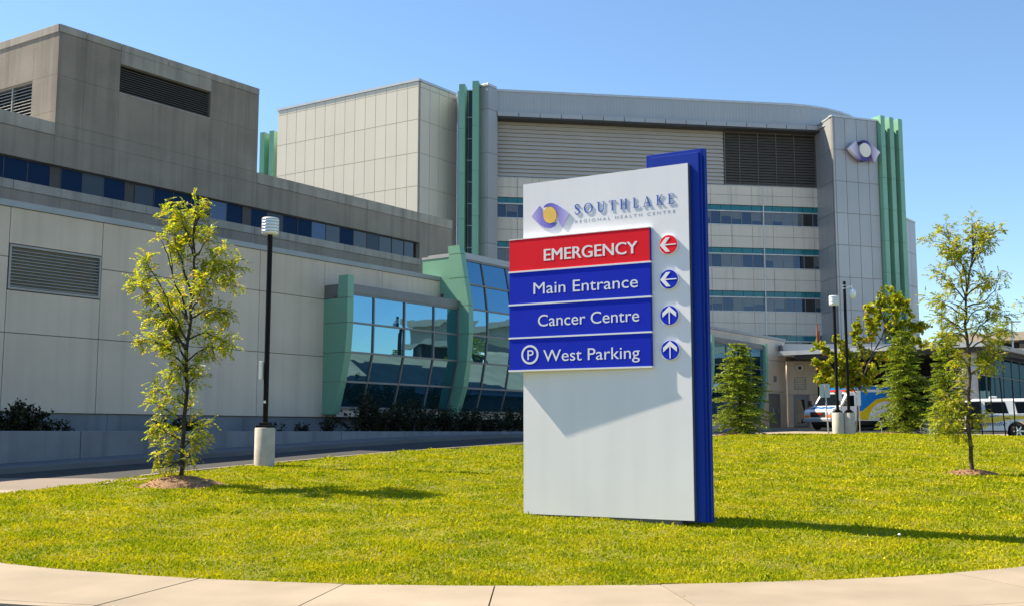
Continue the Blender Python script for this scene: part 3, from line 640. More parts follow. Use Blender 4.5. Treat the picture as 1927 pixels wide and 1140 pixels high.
# the two fins seen past the far end of the cream block
vfin(485.5, 495.5, 250, 108, 2.0, 15, az=112); vfin(503, 513.5, 247, 106.5, 2.0, 15, az=112)
a = at(497, 300, 109); f = Frame((a.x, a.y), 90); mb = MB(); mb.box(f, 0, .5, -1, 0, 15, tz(255, 109)); mb.build('stair_window', M['wind'], tower)
a = at(514, 300, 108.5); f = Frame((a.x, a.y), 90); mb = MB(); mb.box(f, 0, 1.5, -1, 0, 15, tz(251, 108.5)); mb.build('silver_pier', M['cream'], tower)
louvre(f, .12, .5, tz(299, 108.4), tz(284, 108.4), .04, .12, M['louvred'], tower, (), frame=.03, depth=.1)
# banded front
L_ = 32.7; zr, zf, zl, zl0 = 33.35, 31.12, 30.55, 25.22
mb = MB()                                                            # roof fascia, corrugated, curling back at its right end
pts = [(s_, 0.9) for s_ in np.arange(-.1, 28.2, .16)]
for q in np.linspace(0, 1, 60): ang = q * R(80); pts.append((28.2 + 13.5 * math.sin(ang), .9 - 13.5 * (1 - math.cos(ang))))
v = []
for i, (s_, d_) in enumerate(pts):
    o_ = .014 if i % 2 else 0
    for z, dd in ((zf, 0), (zr - .22, 0)): v.append(FT.w(s_, d_ + o_ + dd, z))
mb.add(v, [(2 * i, 2 * i + 1, 2 * i + 3, 2 * i + 2) for i in range(len(pts) - 1)])
mb.build('roof_fascia', M['silver'], tower, recalc=False)
mb = MB(); v = []
pp = pts[::4]
for s_, d_ in pp: v += [FT.w(s_, d_ + .08, zr - .215), FT.w(s_, d_ + .08, zr), FT.w(s_, d_ - 1.5, zr), FT.w(s_, d_ - 1.5, zr - .215)]
mb.add(v, [tuple(4 * i + k for k in (a, b)) + tuple(4 * (i + 1) + k for k in (b, a)) for i in range(len(pp) - 1) for a, b in ((0, 1), (1, 2), (2, 3), (3, 0))]); mb.build('roof_flashing', M['lightmet'], tower)
mb = MB(); mb.box(FT, 0, 33, -14, -.3, zr - .6, zr - .35); mb.build('roof', M['capmetal'], tower)
mb = MB()
for a in np.arange(0, 31.5, 2.02): mb.box(FT, a + .03, a + 1.99, -.1, 1.25, zl + .16, zf - .005)
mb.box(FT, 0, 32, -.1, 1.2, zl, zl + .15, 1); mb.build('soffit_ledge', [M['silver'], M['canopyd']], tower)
mb = MB(); z = zl0 + .1
while z < zl - .05:
    mb.prism_dz(FT, [(-.2, z), (.02, z), (-.13, z + .35), (-.2, z + .35)], 0, 22.3); z += .38
mb.box(FT, 0, 31.9, -.5, -.21, zl0, zl, 1); mb.build('horizontal_siding', [M['siding'], M['joint']], tower)
louvre(FT, 22.35, 31.75, zl0 + .05, zl - .02, .03, .27, M['louvred'], tower, list(np.arange(23.9, 31, 1.87)), frame=.1, depth=.16)
STY = 4.16; t0 = 23.3; rr = random.Random(11)
for r_ in range(5):
    ztl = t0 - r_ * STY; zwt = ztl - .58; zwb = ztl - 1.92; zbt = zl0 + .02 if r_ == 0 else t0 - (r_ - 1) * STY - 1.92
    mb = MB(); zmid_ = (ztl + zbt) / 2; e_ = list(np.arange(0, L_ - .1, 2.085)) + [L_]
    cells(mb, FT, e_, [ztl, zmid_, zbt - .05], -.3, .06, .035); mb.box(FT, 0, L_, -.3, .02, ztl, zbt - .05, 1); mb.build('spandrel_band', [M['spandrel'], M['joint']], tower)
    mb = MB(); mb.box(FT, -.02, L_, -.2, .1, zbt - .06 - .0, zbt + .02 if r_ else zbt - .01); mb.box(FT, -.02, L_, -.1, .0, zwt - .05, zwt + .05); mb.build('window_sill', M['lightmet'], tower)
    mb = MB(); cells(mb, FT, list(np.arange(0, L_ - .1, 1.0425)) + [L_], [zwt + .055, ztl - .01], -.2, -.05, .035); mb.build('teal_spandrel', [M['teal']], tower)
    mb = MB(); mb.box(FT, 0, L_, -.5, -.36, zwb, ztl); mb.build('window_backing', M['dark'], tower)
    if zwb < 5: continue
    fm = MB()
    for k, a in enumerate(e_[:-1]):
        q = MB(); b = e_[k + 1]
        for j in range(2):
            x0 = a + (b - a) * j / 2 + .04; x1 = a + (b - a) * (j + 1) / 2 - .04; t_ = rr.random()
            drop = 1 if t_ < .30 else (0 if t_ < .62 else rr.uniform(.35, .8)); zc_ = zwt - .06 - drop * (zwt - zwb - .12)
            tl = rr.uniform(-.006, .006)
            def pane(z0, z1, mi):
                v = [FT.w(x, d_ + (tl if x == x0 else -tl), z) for x in (x0, x1) for d_, z in ((-.12, z0), (-.12, z1), (-.18, z1), (-.18, z0))]
                q.add(v, [(0, 1, 2, 3), (7, 6, 5, 4), (0, 4, 5, 1), (1, 5, 6, 2), (2, 6, 7, 3), (3, 7, 4, 0)], mi)
            last = k >= len(e_) - 3 and j == 1
            if last: pane(zwb + .06, zwt - .06, 2)
            else:
                if drop > 0: pane(zc_, zwt - .06, 1)
                if drop < 1: pane(zwb + .06, zc_, 0)
        q.build('window', [M['win'], M['winb'], M['wind']], tower)
    for a in np.arange(0, L_, 1.0425): fm.box(FT, a - .035, a + .035, -.19, -.08, zwb + .02, zwt - .055)
    fm.box(FT, 0, L_, -.185, -.085, zwb, zwb + .05); fm.box(FT, 0, L_, -.185, -.085, zwt - .09, zwt - .05)
    fm.build('window_frame', M['mullion'], tower)
mb = MB(); mb.box(FT, -.15, 0.02, -.3, .14, 2, zl0 + .1); mb.box(FT, 26.1, 26.2, -.1, .12, 2, zl0 - .05); mb.build('vertical_trim', M['lightmet'], tower)
mb = MB(); mb.box(FT, 0, 33, -12, -10, 2, 32); mb.box(FT, 0, 33, -9, -.55, 24.6, 25); mb.build('inner_wall', M['dark'], tower)
# right-hand grey stair tower with a sunny left return, then three green fins and a lower block
F2 = frame_px(1565, 218, 101, 70.3); zt2 = F2.hit(1565, 218)[1]
jz = [F2.hit(*p)[1] for p in ((1576, 329), (1577, 389), (1580, 449), (1583, 508))]
zz2 = [2, 4.3, 7.4, 10.5, 13.6, 16.7, 19.6, 22.5, 25.6, 28.55, zt2 - .12]
dz = 3.05; zz2 = sorted([28.15 - dz * k for k in range(9)] + [2, zt2 - .1])
panels('silver_wall', F2, [0, 1.42, 2.74, 4.0, 5.1], zz2, 0, M['silver'])
P0 = F2.w(0, 0, 0); P1 = FT.w(31.75, 0, 0); dv = Vector((P0.x - P1.x, P0.y - P1.y)); FL = Frame((P1.x, P1.y), math.degrees(math.atan2(dv.x, dv.y)))
panels('silver_wall', FL, [-1.0, dv.length / 2, dv.length - .02], zz2, 0, M['silver'])
mb = MB(); mb.box(F2, -.05, 5.15, -.5, .05, zt2 - .095, zt2 + .08); mb.box(FL, -.5, dv.length - .06, -.5, .05, zt2 - .095, zt2 + .08); mb.build('roof_flashing', M['lightmet'], tower)
mb = MB(); mb.box(F2, .3, 7, -5, -.5, zt2 - .6, zt2 - .4); mb.build('roof', M['capmetal'], tower)
G0 = F2.w(5.15, 0, 0); FG = Frame((G0.x, G0.y), 60)
mb = MB(); mb.box(FG, 0, 4.1, -1.5, -.6, 2, zt2); mb.build('silver_wall', M['silver'], tower)
for k in range(3):
    q = MB(); z = zt2 + .45
    while z > 2: z0 = max(2, z - 3.05); q.box(FG, .05 + k * 1.22, .62 + k * 1.22, -.7, .42, z0 + .03, z); z = z0
    q.box(FG, .08 + k * 1.22, .59 + k * 1.22, -.68, .38, 2, zt2 + .4, 1); q.build('green_fin', [M['green'], M['joint']], tower)
FR = frame_px(1688, 404, 107, 38); zr3 = FR.hit(1690, 404.5)[1]; len3 = FR.hit(1722, 418)[0]
panels('side_block_wall', FR, list(np.linspace(-1.5, len3, 5)), sorted([zr3 - 3.4 * k for k in range(1, 7)] + [2, zr3 - .1]), 0, M['silver'])
mb = MB(); mb.box(FR, -1.5, len3 + .03, -.4, .04, zr3 - .095, zr3 + .08); mb.build('roof_flashing', M['lightmet'], tower)
a = at(1686, 400, 110); f = Frame((a.x, a.y), 100); zq = tz(406, 110)
rp = thing('rooftop_panel', f.w(.3, 0, zq), 'small blue panel in a white frame standing on the far roof edge', 'panel')
mb = MB(); mb.box(f, -.1, .52, -.1, .0, zq - 1.4, zq + 1.72); mb.build('panel_face', M['panelblue'], rp)
mb = MB(); mb.box(f, .525, .66, -.2, .04, zq - 1.4, zq + 1.86); mb.box(f, -.15, .52, -.2, .04, zq + 1.725, zq + 1.86); mb.build('panel_frame', M['letter'], rp)

# emblem: two ribbons round a disc, shapes read off the photograph, shared by the pylon and the tower
EL = [(105, 308), (118, 330), (128, 372), (142, 425), (165, 478), (196, 508), (235, 520), (275, 517), (312, 508), (292, 545), (262, 568), (230, 577), (195, 576), (155, 562), (112, 538), (70, 506), (34, 470), (5, 437), (40, 388), (75, 345)]
ER = [(150, 332), (166, 305), (195, 285), (232, 275), (270, 279), (312, 297), (360, 326), (415, 364), (466, 402), (430, 458), (400, 520), (378, 568), (360, 545), (345, 512), (332, 470), (322, 425), (308, 380), (288, 345), (262, 325), (232, 315), (195, 318)]
ED = [(230 + 80 * math.cos(a), 422 + 98 * math.sin(a)) for a in np.linspace(0, 2 * math.pi, 40, endpoint=False)]
SY = 16.1; KS = SY / 16.8
FS = frame_px(1300, 980, SY, 120.5)
def e2s(p): return FS.hit(1000 + p[0] / 6.423, 340 + p[1] / 6.423)
e0 = e2s((235, 425)); esc = e2s((466, 402))[0] - e2s((5, 437))[0]
def emblem(parent, fr, cs, cz, w, d0, d1, mats):
    k = w / esc
    for nm, poly, m_, dd in (('lower_ribbon', EL, mats[0], 0), ('upper_ribbon', ER, mats[1], 0), ('disc', ED, mats[2], (d1 - d0) * .35)):
        pl_ = [(cs + (e2s(p)[0] - e0[0]) * k, cz + (e2s(p)[1] - e0[1]) * k) for p in poly]
        MB().prism_sz(fr, pl_, d0 + (0 if dd == 0 else dd * .2), d1 + dd).build(nm, m_, parent, bevel=min(.03, (d1 - d0) * .2))
ec = F2.hit(1620, 287); em = thing('wall_emblem', F2.w(ec[0], .2, ec[1]), 'purple and white eye-shaped emblem mounted high on the grey tower', 'emblem')
emblem(em, F2, ec[0], ec[1], F2.hit(1649, 288)[0] - F2.hit(1591, 283)[0], .25, .62, (M['ribL2'], M['ribR2'], M['pale']))
mb = MB(); mb.box(F2, ec[0] - .9, ec[0] + .9, 0.01, .25, ec[1] - .15, ec[1] + .15); mb.build('bracket', M['lightmet'], em)

# ------------------------------------------------------------------ entrance annex with canopy and ambulance bay
FE = frame_px(1481, 700, 75.9, 90)
annex = thing('entrance_annex', FE.w(3, 0, 2), 'pale low annex with dark canopy over doors and an open ambulance bay', 'building')
ez = lambda y: at(1500, y, 75.9).z; es = lambda x: FE.hit(x, 700)[0]
mb = MB(); zc0, zc1 = ez(665), ez(651)
x1 = es(1538)
d0_, d1_ = es(1492), es(1521.5); zd = ez(742)
for a, b, c, e in ((.0, d0_, 1.9, zd), (d1_, x1, 1.9, zd), (0, x1, zd + .02, ez(679))): mb.box(FE, a + .01, b - .01, -.3, 0, c, e)
mb.box(FE, 0, x1, -.4, -.31, 1.9, zc0, 1)
mb.box(FE, x1 - .3, x1, -8, -.31, 1.9, zc0)
pr0, pr1 = es(1748), es(1832)
mb.build('annex_wall', [M['precast'], M['joint']], annex); mb = MB(); mb.box(FE, pr0, pr1, -.4, 1.5, 1.5, zc0 - .7); mb.build('bay_pier', M['precast'], annex)
door(FE, d0_ + .02, d1_ - .02, 2.0, zd, -.05, annex)
louvre(FE, .25, x1 - .15, ez(679) + .04, ez(667), -.02, .09, M['louvred'], annex)
louvre(FE, es(1494), es(1516), ez(733), ez(709), .02, .14, M['louvre'], annex, depth=.1)
mb = MB(); mb.box(FE, es(1497), es(1509), .01, .28, ez(696), ez(686)); mb.box(FE, es(1500), es(1506), .285, .36, ez(695), ez(689), 1); mb.build('wall_lamp', [M['letter'], M['trim']], annex, bevel=.03)
mb = MB(); mb.box(FE, -.7, pr1 + 1, -9, 1.9, zc0 + .02, zc1); 
mb.build('canopy_roof', M['canopy'], annex, bevel=.02)
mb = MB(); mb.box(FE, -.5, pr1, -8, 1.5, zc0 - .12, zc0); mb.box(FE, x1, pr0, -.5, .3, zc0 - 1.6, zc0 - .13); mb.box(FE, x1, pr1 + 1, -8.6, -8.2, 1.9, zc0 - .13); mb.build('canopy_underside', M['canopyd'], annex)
mb = MB(); mb.box(FE, es(1655), es(1745), .31, .45, ez(711), ez(707)); mb.build('canopy_beam', M['lightmet'], annex)
mb = MB(); mb.box(FE, pr0 - 4, pr1 + 20, -30, -10, 2, ez(634)); mb.build('rear_wall', M['beige'], annex)
# low glazed pavilion at the right edge
FV = frame_px(1836, 760, 66, 38)
pav = thing('glass_pavilion', FV.w(0, 0, 1.6), 'single-storey glazed pavilion with pale roof edge at the right', 'building')
vz = lambda x, y: FV.hit(x, y, 1.0)[1]
zv1 = vz(1880, 648); zvb = 1.2
glz = [zvb, 2.1, 3.6, 5.1, zv1 - .55]
glazing(FV, [.45 + 2.1 * k for k in range(13)], glz, [(0, 0), (20, 0)], pav, 4)
mb = MB(); mb.box(FV, -1.2, 30, -12, 1.1, zv1 - .28, zv1); mb.build('roof', M['lightmet'], pav)
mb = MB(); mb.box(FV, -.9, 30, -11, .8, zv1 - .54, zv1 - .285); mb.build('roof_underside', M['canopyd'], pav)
mb = MB(); mb.box(FV, -.1, .4, -.4, .1, zvb, zv1 - .55); mb.build('corner_column', M['lightmet'], pav)
mb = MB(); FVl = Frame((FV.O.x, FV.O.y), 118); mb.box(FVl, -1.6, -.15, -.4, 0, zvb, zv1 - .55); mb.build('side_wall', M['precast'], pav)
# parking structure beyond, seen at the right edge and in the glass
pk = thing('parking_structure', (70, 100, 2), 'beige parking structure beyond the glazed pavilion at far right', 'building')
PA, PBb = at(1880, 640, 118), Vector((118, 70, 2)); dvk = Vector((PBb.x - PA.x, PBb.y - PA.y)); FK = Frame((PA.x, PA.y), math.degrees(math.atan2(dvk.x, dvk.y))); LK = dvk.length
zk = at(1900, 625, 118).z
deck = MB()
for k in range(4): deck.box(FK, -6, LK, -14, 0, zk - .9 - 3.1 * k, zk - 3.1 * k)
for k in (1, 2): deck.box(FK, 11, LK, -14, -.05, zk - .9 + 3.1 * k, zk + 3.1 * k)
deck.build('parking_deck', M['beige'], pk)
MB().box(FK, -5.8, LK - .2, -3.4, -3, 2, zk - .95).build('inner_wall', M['canopyd'], pk); MB().box(FK, 11.3, LK - .2, -1.4, -1, zk + .02, zk + 6.15).build('upper_wall', M['beige'], pk)
mb = MB()
for a in np.arange(-5.5, LK, 7.5): mb.box(FK, a, a + .6, -.9, -.1, 2, zk - .9)
mb.box(FK, -5.5, LK - 1, -14.2, -13.8, 2, zk); mb.box(FK, 11.5, LK - 1, -13.9, -13.5, zk, zk + 6); mb.build('column', M['canopyd'], pk)
for x_, y0, y1, nm, lab in ((1537, 610, 654, 'rusty_post', 'taller rusty steel post rising behind the annex canopy'), (1541, 622, 654, 'rusty_post', 'shorter rusty steel post rising behind the annex canopy')):
    q = at(x_, y1, 86); q2 = at(x_ + .3, y0, 86); tag(MB().tube([(q.x, q.y, 2), (q2.x, q2.y, q2.z)], [.11, .07], 6).build(nm, M['rust']), lab, 'post')
q = at(1906, 650, 105); zt3 = at(1906, 606, 105).z; lp = thing('car_park_light', (q.x, q.y, 2), 'distant pale double-arm light pole above the parking structure', 'street lamp')
MB().tube([(q.x, q.y, 2), (q.x, q.y, zt3)], .09, 6).build('pole', M['letter'], lp)
mb = MB(); mb.box(Frame((q.x, q.y), 90), -.85, .85, -.2, .2, zt3, zt3 + .12); mb.build('lamp_head', M['letter'], lp, bevel=.03)

# ------------------------------------------------------------------ the wayfinding pylon
sL = FS.hit(985, 655)[0]; sR = FS.hit(1300.5, 655)[0]; zT = FS.hit(985, 347.8)[1]; zB = FS.hit(985, 963)[1] - .02
pyl = thing('wayfinding_sign', FS.w((sL + sR) / 2, -.1, T(*FS.w(-1.4, 0, 0).xy)), 'tall white and blue hospital wayfinding sign standing on the lawn', 'sign')
mb = MB(); mb.box(FS, sL, sR, -.012, 0, zB, zT); mb.box(FS, sL + .004, sR - .0, -.10, -.0125, zB + .004, zT - .004, 1)
mb.build('white_slab', [M['signwhite'], M['signedge']], pyl)
pL0 = FS.hit(961, 575, .1)[0]; pz0 = FS.hit(960.5, 453, .1)[1]; pz1 = FS.hit(960.3, 698, .1)[1]
bl = FS.hit(1216, 293, -.14)[0]; br = FS.hit(1319, 279.5, -.14)[0]; bz = FS.hit(1319, 279.5, -.14)[1]; zg = T(*FS.w(.2, 0, 0).xy)
mb = MB()
for d_, q in ((-.14, 0), (-.20, .03), (-.26, .03)): mb.box(FS, bl, br + q, d_ - .042, d_, zB - .03, bz + q * .4)
mb.box(FS, bl + .1, br - .03, -.29, -.10, zB - .02, bz - .06); mb.build('blue_plate', M['signblue'], pyl, bevel=.004)
mb = MB(); mb.box(FS, sL, sR, -.44, -.428, zB, zT); mb.box(FS, sL + .004, sR, -.4275, -.325, zB + .004, zT - .004, 1); mb.build('rear_slab', [M['signwhite'], M['signedge']], pyl)
mb = MB(); mb.box(FS, pL0 - 0, pL0 + 2.5, -.52, -.443, pz1, pz0); mb.build('rear_panel', M['panelblue'], pyl)
mb = MB(); mb.box(FS, sL + .3, sR - .2, -.42, -.02, zg - .4, zB + .05); mb.build('foot', M['signedge'], pyl)
pL, pR = FS.hit(961, 575, .1)[0], FS.hit(1222.5, 561, .1)[0]
pzs = [FS.hit(x, y, .1)[1] for x, y in ((960.5, 453), (960.5, 514.3), (960.5, 575.3), (960.3, 637), (960.3, 698))]
dL, dR = .142 * KS, .058 * KS                                        # the directory stands further off the slab at its left end
q_ = FS.w(pL, dL, 0); FN = Frame((q_.x, q_.y), 120.5 - math.degrees(math.atan2(dL - dR, pR - pL)))
def txt(body, parent, pxl, pxr, capz, m, sh=0):
    a = FN.hit(pxl[0] + sh, pxl[1], .006); b = FN.hit(pxr[0] + sh, pxr[1], .006); return text_mesh(body, FN, a[0], b[0], a[1], capz * KS, .0055, .008 + .0001 * sh, m, parent, 'lettering')
def wedge(mb, s0, s1, o, z0, z1, mi):
    f = lambda s_: dL + (dR - dL) * (s_ - pL) / (pR - pL)
    v = [FS.w(s_, d_, z) for z in (z0, z1) for s_, d_ in ((s0, .003), (s1, .003), (s1, f(s1) + o), (s0, f(s0) + o))]
    mb.add(v, [(3, 2, 1, 0), (4, 5, 6, 7), (0, 1, 5, 4), (1, 2, 6, 5), (2, 3, 7, 6), (3, 0, 4, 7)], mi)
for k in range(4):
    c, e = pzs[k + 1] + .015, pzs[k] - .011
    mb = MB(); wedge(mb, pL, pR, 0, c, e, 1); mb.box(FN, 0, pR - pL - .004, .0003, .005, c, e, 0)
    wedge(mb, pL - .012, pR + .012, .014, pzs[k + 1] - .011, c - .001, 2)
    if k == 0: wedge(mb, pL - .006, pR + .006, .010, e + .001, e + .014, 2)
    o = mb.build('direction_panel', [M['panelred'] if k == 0 else M['panelblue'], M['signblue'], M['letter']], pyl)
    if k == 0: o['label'] = 'red panel reading EMERGENCY'; [txt('EMERGENCY', o, (1024, 491.3), (1199.5, 478.5), .205, M['letter'], sh) for sh in (-.6, 0, .6)]
    if k == 1: o['label'] = 'blue panel reading Main Entrance'; txt('Main Entrance', o, (1004, 553.7), (1200.5, 542), .20, M['letter'])
    if k == 2: o['label'] = 'blue panel reading Cancer Centre'; txt('Cancer Centre', o, (1012.5, 613.8), (1203, 607), .20, M['letter'])
    if k == 3:
        o['label'] = 'blue panel reading West Parking with a circled P'
        txt('West Parking', o, (1022.5, 679.5), (1204, 674), .20, M['letter'])
        pc = FN.hit(997.2, 666.7, .006); r_ = .160 * KS; N_ = 40; mb = MB()
        for i in range(N_):
            a0, a1 = 2 * math.pi * i / N_, 2 * math.pi * (i + 1) / N_
            mb.prism_sz(FN, [(pc[0] + q * math.cos(a), pc[1] + q * math.sin(a)) for q, a in ((r_, a0), (r_, a1), (r_ - .034 * KS, a1), (r_ - .034 * KS, a0))], .0055, .008)
        mb.build('ring', M['letter'], o); text_mesh('P', FN, pc[0] - .045 * KS, pc[0] + .068 * KS, pc[1] - .085 * KS, .17 * KS, .0055, .008, M['letter'], o, 'lettering')
CH1 = [(-.93, 0), (-.27, .74), (.19, .74), (-.43, .0)]; CH2 = [(-.93, 0), (-.43, 0), (.19, -.74), (-.27, -.74)]; SH = [(-.46, .065), (.85, .05), (.85, -.05), (-.46, -.065)]
for k, (x_, y_, m_, rot) in enumerate(((1258, 461, 'panelred', 0), (1259, 526, 'panelblue', 0), (1260, 593, 'panelblue', 1), (1261.5, 658, 'panelblue', 1))):
    c_ = FS.hit(x_, y_, .03); r_ = .158 * KS; q = FS.w(c_[0], 0, c_[1])
    mb = MB(); circ = [(c_[0] + r_ * math.cos(a), c_[1] + r_ * math.sin(a)) for a in np.linspace(0, 2 * math.pi, 48, endpoint=False)]
    mb.prism_sz(FS, circ, .002, .036, 1, True); circ2 = [(c_[0] + (p[0] - c_[0]) * .935, c_[1] + (p[1] - c_[1]) * .935) for p in circ]; mb.prism_sz(FS, circ2, .0362, .040, 0)
    o = mb.build('arrow_disc', [M[m_], M['letter']], pyl); o['label'] = ('red' if k == 0 else 'blue') + ' disc with white arrow pointing ' + ('up' if rot else 'left')
    mb = MB()
    for poly in (CH1, CH2, SH):
        pp_ = [(y, -x) if rot else (x, y) for x, y in poly]; mb.prism_sz(FS, [(c_[0] + x * r_ * .97, c_[1] + y * r_ * .97) for x, y in pp_], .0405, .0445)
    mb.build('arrow', M['letter'], o)
lg0 = (e0[0], e0[1]); lo = MB().box(FS, e0[0] - .1, e0[0] + .1, .001, .003, e0[1] - .1, e0[1] + .1).build('logo', M['gold'], pyl)
emblem(lo, FS, e0[0], e0[1], esc, .004, .016, (M['ribL'], M['ribR'], M['gold']))
# serif capitals drawn by hand
def stroke(pts, ws):
    P_ = [Vector(p) for p in pts]; l, r = [], []
    for i, p in enumerate(P_):
        t = (P_[min(len(P_) - 1, i + 1)] - P_[max(0, i - 1)]).normalized(); nn = Vector((-t.y, t.x)); l.append(p + nn * ws[i] / 2); r.append(p - nn * ws[i] / 2)
    return [[tuple(l[i]), tuple(l[i + 1]), tuple(r[i + 1]), tuple(r[i])] for i in range(len(P_) - 1)]
def rc(x0, x1, y0, y1): return [[(x0, y0), (x1, y0), (x1, y1), (x0, y1)]]
def stem(x, w, serif=.13): return rc(x - w / 2, x + w / 2, .045, .955) + rc(x - w / 2 - serif, x + w / 2 + serif, 0, .045) + rc(x - w / 2 - serif, x + w / 2 + serif, .955, 1)
def smoothpath(p, n=6):
    o = []
    for i in range(len(p) - 1):
        a, b, c, d = [Vector(p[max(0, min(len(p) - 1, i + k))]) for k in (-1, 0, 1, 2)]
        for t in np.linspace(0, 1, n, endpoint=False): o.append(tuple(.5 * ((2 * b) + (-a + c) * t + (2 * a - 5 * b + 4 * c - d) * t * t + (-a + 3 * b - 3 * c + d) * t ** 3)))
    return o + [p[-1]]
Sp = smoothpath([(.60, .74), (.56, .93), (.34, 1.0), (.12, .88), (.14, .68), (.36, .53), (.58, .38), (.62, .16), (.40, 0), (.14, .05), (.06, .27)])
Up = smoothpath([(.16, .955), (.16, .35), (.22, .10), (.45, .0), (.68, .10), (.75, .35), (.75, .955)])
GL = {
    'S': stroke(Sp, [.05 + .11 * math.sin(math.pi * i / (len(Sp) - 1)) ** 1.5 for i in range(len(Sp))]),
    'O': [[(.5 + .5 * math.cos(a), .5 + .53 * math.sin(a)), (.5 + .5 * math.cos(b), .5 + .53 * math.sin(b)), (.5 + .36 * math.cos(b), .5 + .48 * math.sin(b)), (.5 + .36 * math.cos(a), .5 + .48 * math.sin(a))] for a, b in zip(np.linspace(0, 6.2832, 33), np.linspace(0, 6.2832, 33)[1:])],
    'U': stroke(Up, list(np.linspace(.14, .055, len(Up)))) + rc(-.02, .34, .955, 1) + rc(.60, .90, .955, 1),
    'T': rc(.38, .52, .045, .95) + rc(.27, .63, 0, .045) + rc(0, .9, .95, 1) + [[(0, .95), (.05, .95), (.02, .80), (0, .80)]] + [[(.85, .95), (.9, .95), (.9, .80), (.88, .80)]],
    'H': stem(.16, .14, .10) + stem(.74, .14, .10) + rc(.23, .67, .48, .53),
    'L': rc(.10, .24, .045, .955) + rc(0, .36, .955, 1) + rc(0, .74, 0, .05) + [[(.69, .05), (.74, .05), (.78, .24), (.75, .24)]],
    'A': [[(.10, .04), (.15, .04), (.47, 1), (.44, .97)], [(.40, 1.02), (.50, 1.02), (.86, .04), (.70, .04)]] + rc(.24, .68, .33, .375) + rc(0, .28, 0, .042) + rc(.58, .98, 0, .042),
    'K': stem(.16, .14, .12) + [[(.23, .46), (.27, .42), (.76, .955), (.70, .955)], [(.30, .52), (.40, .60), (.90, .04), (.72, .04)]] + rc(.58, .88, .956, 1) + rc(.64, 1.0, 0, .039),
    'E': rc(.10, .24, .045, .95) + rc(0, .74, 0, .046) + rc(0, .70, .952, 1) + rc(.24, .55, .49, .535) + [[(.70, .046), (.74, .046), (.79, .22), (.76, .22)], [(.66, .952), (.70, .952), (.73, .80), (.70, .80)]],
}
mb = MB(); rr = random.Random(3)
basez = FS.hit(1082.3, 404.3)[1]
for ch, a, b in zip('SOUTHLAKE', (527, 637, 796, 940, 1073, 1230, 1350, 1512, 1655), (588, 742, 888, 1020, 1162, 1302, 1454, 1600, 1730)):
    ss0 = FS.hit(1000 + a / 6.423, 395)[0]; ss1 = FS.hit(1000 + b / 6.423, 395)[0]; xs = [p[0] for pl_ in GL[ch] for p in pl_]; x0, x1 = min(xs), max(xs)
    for i, pl_ in enumerate(GL[ch]):
        mb.prism_sz(FS, [(ss0 + (x - x0) / (x1 - x0) * (ss1 - ss0), basez + y * .162 * KS) for x, y in pl_], .003, .0095 + .00004 * (i % 7))
mb.build('lettering', M['letterblue'], pyl)['label'] = 'raised blue serif lettering reading SOUTHLAKE'
def spaced(body, xl, xr, y, cap, m):
    d = .002; a = FS.hit(xl[0], xl[1], d); b = FS.hit(xr[0], xr[1], d); return text_mesh(body, FS, a[0], b[0], a[1], cap, d - .0012, d - .0004, m, pyl, 'lettering', .0, 0, 1.55)
spaced('REGIONAL HEALTH CENTRE', (1082.5, 421), (1270.5, 402.5), 0, .052 * KS, M['lettergrey'])['label'] = 'small grey line reading REGIONAL HEALTH CENTRE'

# ------------------------------------------------------------------ lamp posts
def lamp_post(px, py, ptop, label, head=True, plate=False, r=.24, h=.92, name='lamp_post', lean=0):
    g = ground(px, py) if py > 819 else at(px, py, 46); g = Vector((g.x, g.y, T(g.x, g.y))); k = g.y / FPX
    H = (py - ptop) * k * 1.0; t = thing(name, g, label, 'street lamp' if head else 'camera pole', None)
    c = g
    MB().lathe(c, [(r, -.3), (r, h - .02), (r - .02, h)], 32).build('concrete_base', M['conc'], t)
    mb = MB(); F0 = Frame((c.x, c.y), 100); z = c.z + h; mb.box(F0, -.17, .17, -.17, .17, z + .001, z + .06); mb.box(F0, -.11, .11, -.11, .11, z + .06, z + .12); mb.build('base_plate', M['black'], t, bevel=.01)
    top = c.z + H
    MB().tube([(c.x, c.y, z + .1), (c.x, c.y, top - (.38 if head else 0))], .062, 16).build('pole', M['black'], t)
    if head:
        hb = top - .42; ld = MB()
        hd = MB().lathe((c.x, c.y, hb), [(.05, 0), (.20, .01), (.205, .05), (.205, .37), (.19, .41), (.05, .42)], 32).build('lamp_head', M['acrylic'], t)
        for i in range(5): MB().lathe((c.x, c.y, hb + .06 + i * .075), [(.206, 0), (.217, .008), (.217, .022), (.206, .03)], 32).build('lamp_ring', M['acrylicd'] if i % 2 else M['lightmet'], hd)
    if plate:
        mb = MB(); mb.box(F0, -.13, -.07, -.03, .16, c.z + 2.06, c.z + 2.5); mb.build('control_box', M['letter'], t, bevel=.015)
        mb = MB(); mb.box(F0, -.03, .03, .064, .07, c.z + 1.5, c.z + 1.56); mb.build('sticker', M['letter'], t)
    return t, c, top
lamp_post(497, 877, 408, 'black lamp post with clear ribbed head beside the young tree at left', plate=True)
lamp_post(1578, 818, 557, 'black lamp post with clear ribbed head in front of the ambulance')
cp, cc, ctop = lamp_post(1599, 818.3, 530, 'taller black pole carrying a white dome camera by the ambulance', head=False, name='camera_pole')
mb = MB(); mb.tube([(cc.x, cc.y, ctop - .28), (cc.x + .30, cc.y - .05, ctop - .22), (cc.x + .32, cc.y - .05, ctop - .34)], .03, 8); mb.build('camera_arm', M['letter'], cp)
MB().lathe((cc.x + .32, cc.y - .05, ctop - .62), [(.001, -.12), (.09, -.09), (.13, 0), (.14, .12), (.12, .26), (.02, .29)], 20).build('dome_camera', M['acrylic'], cp)
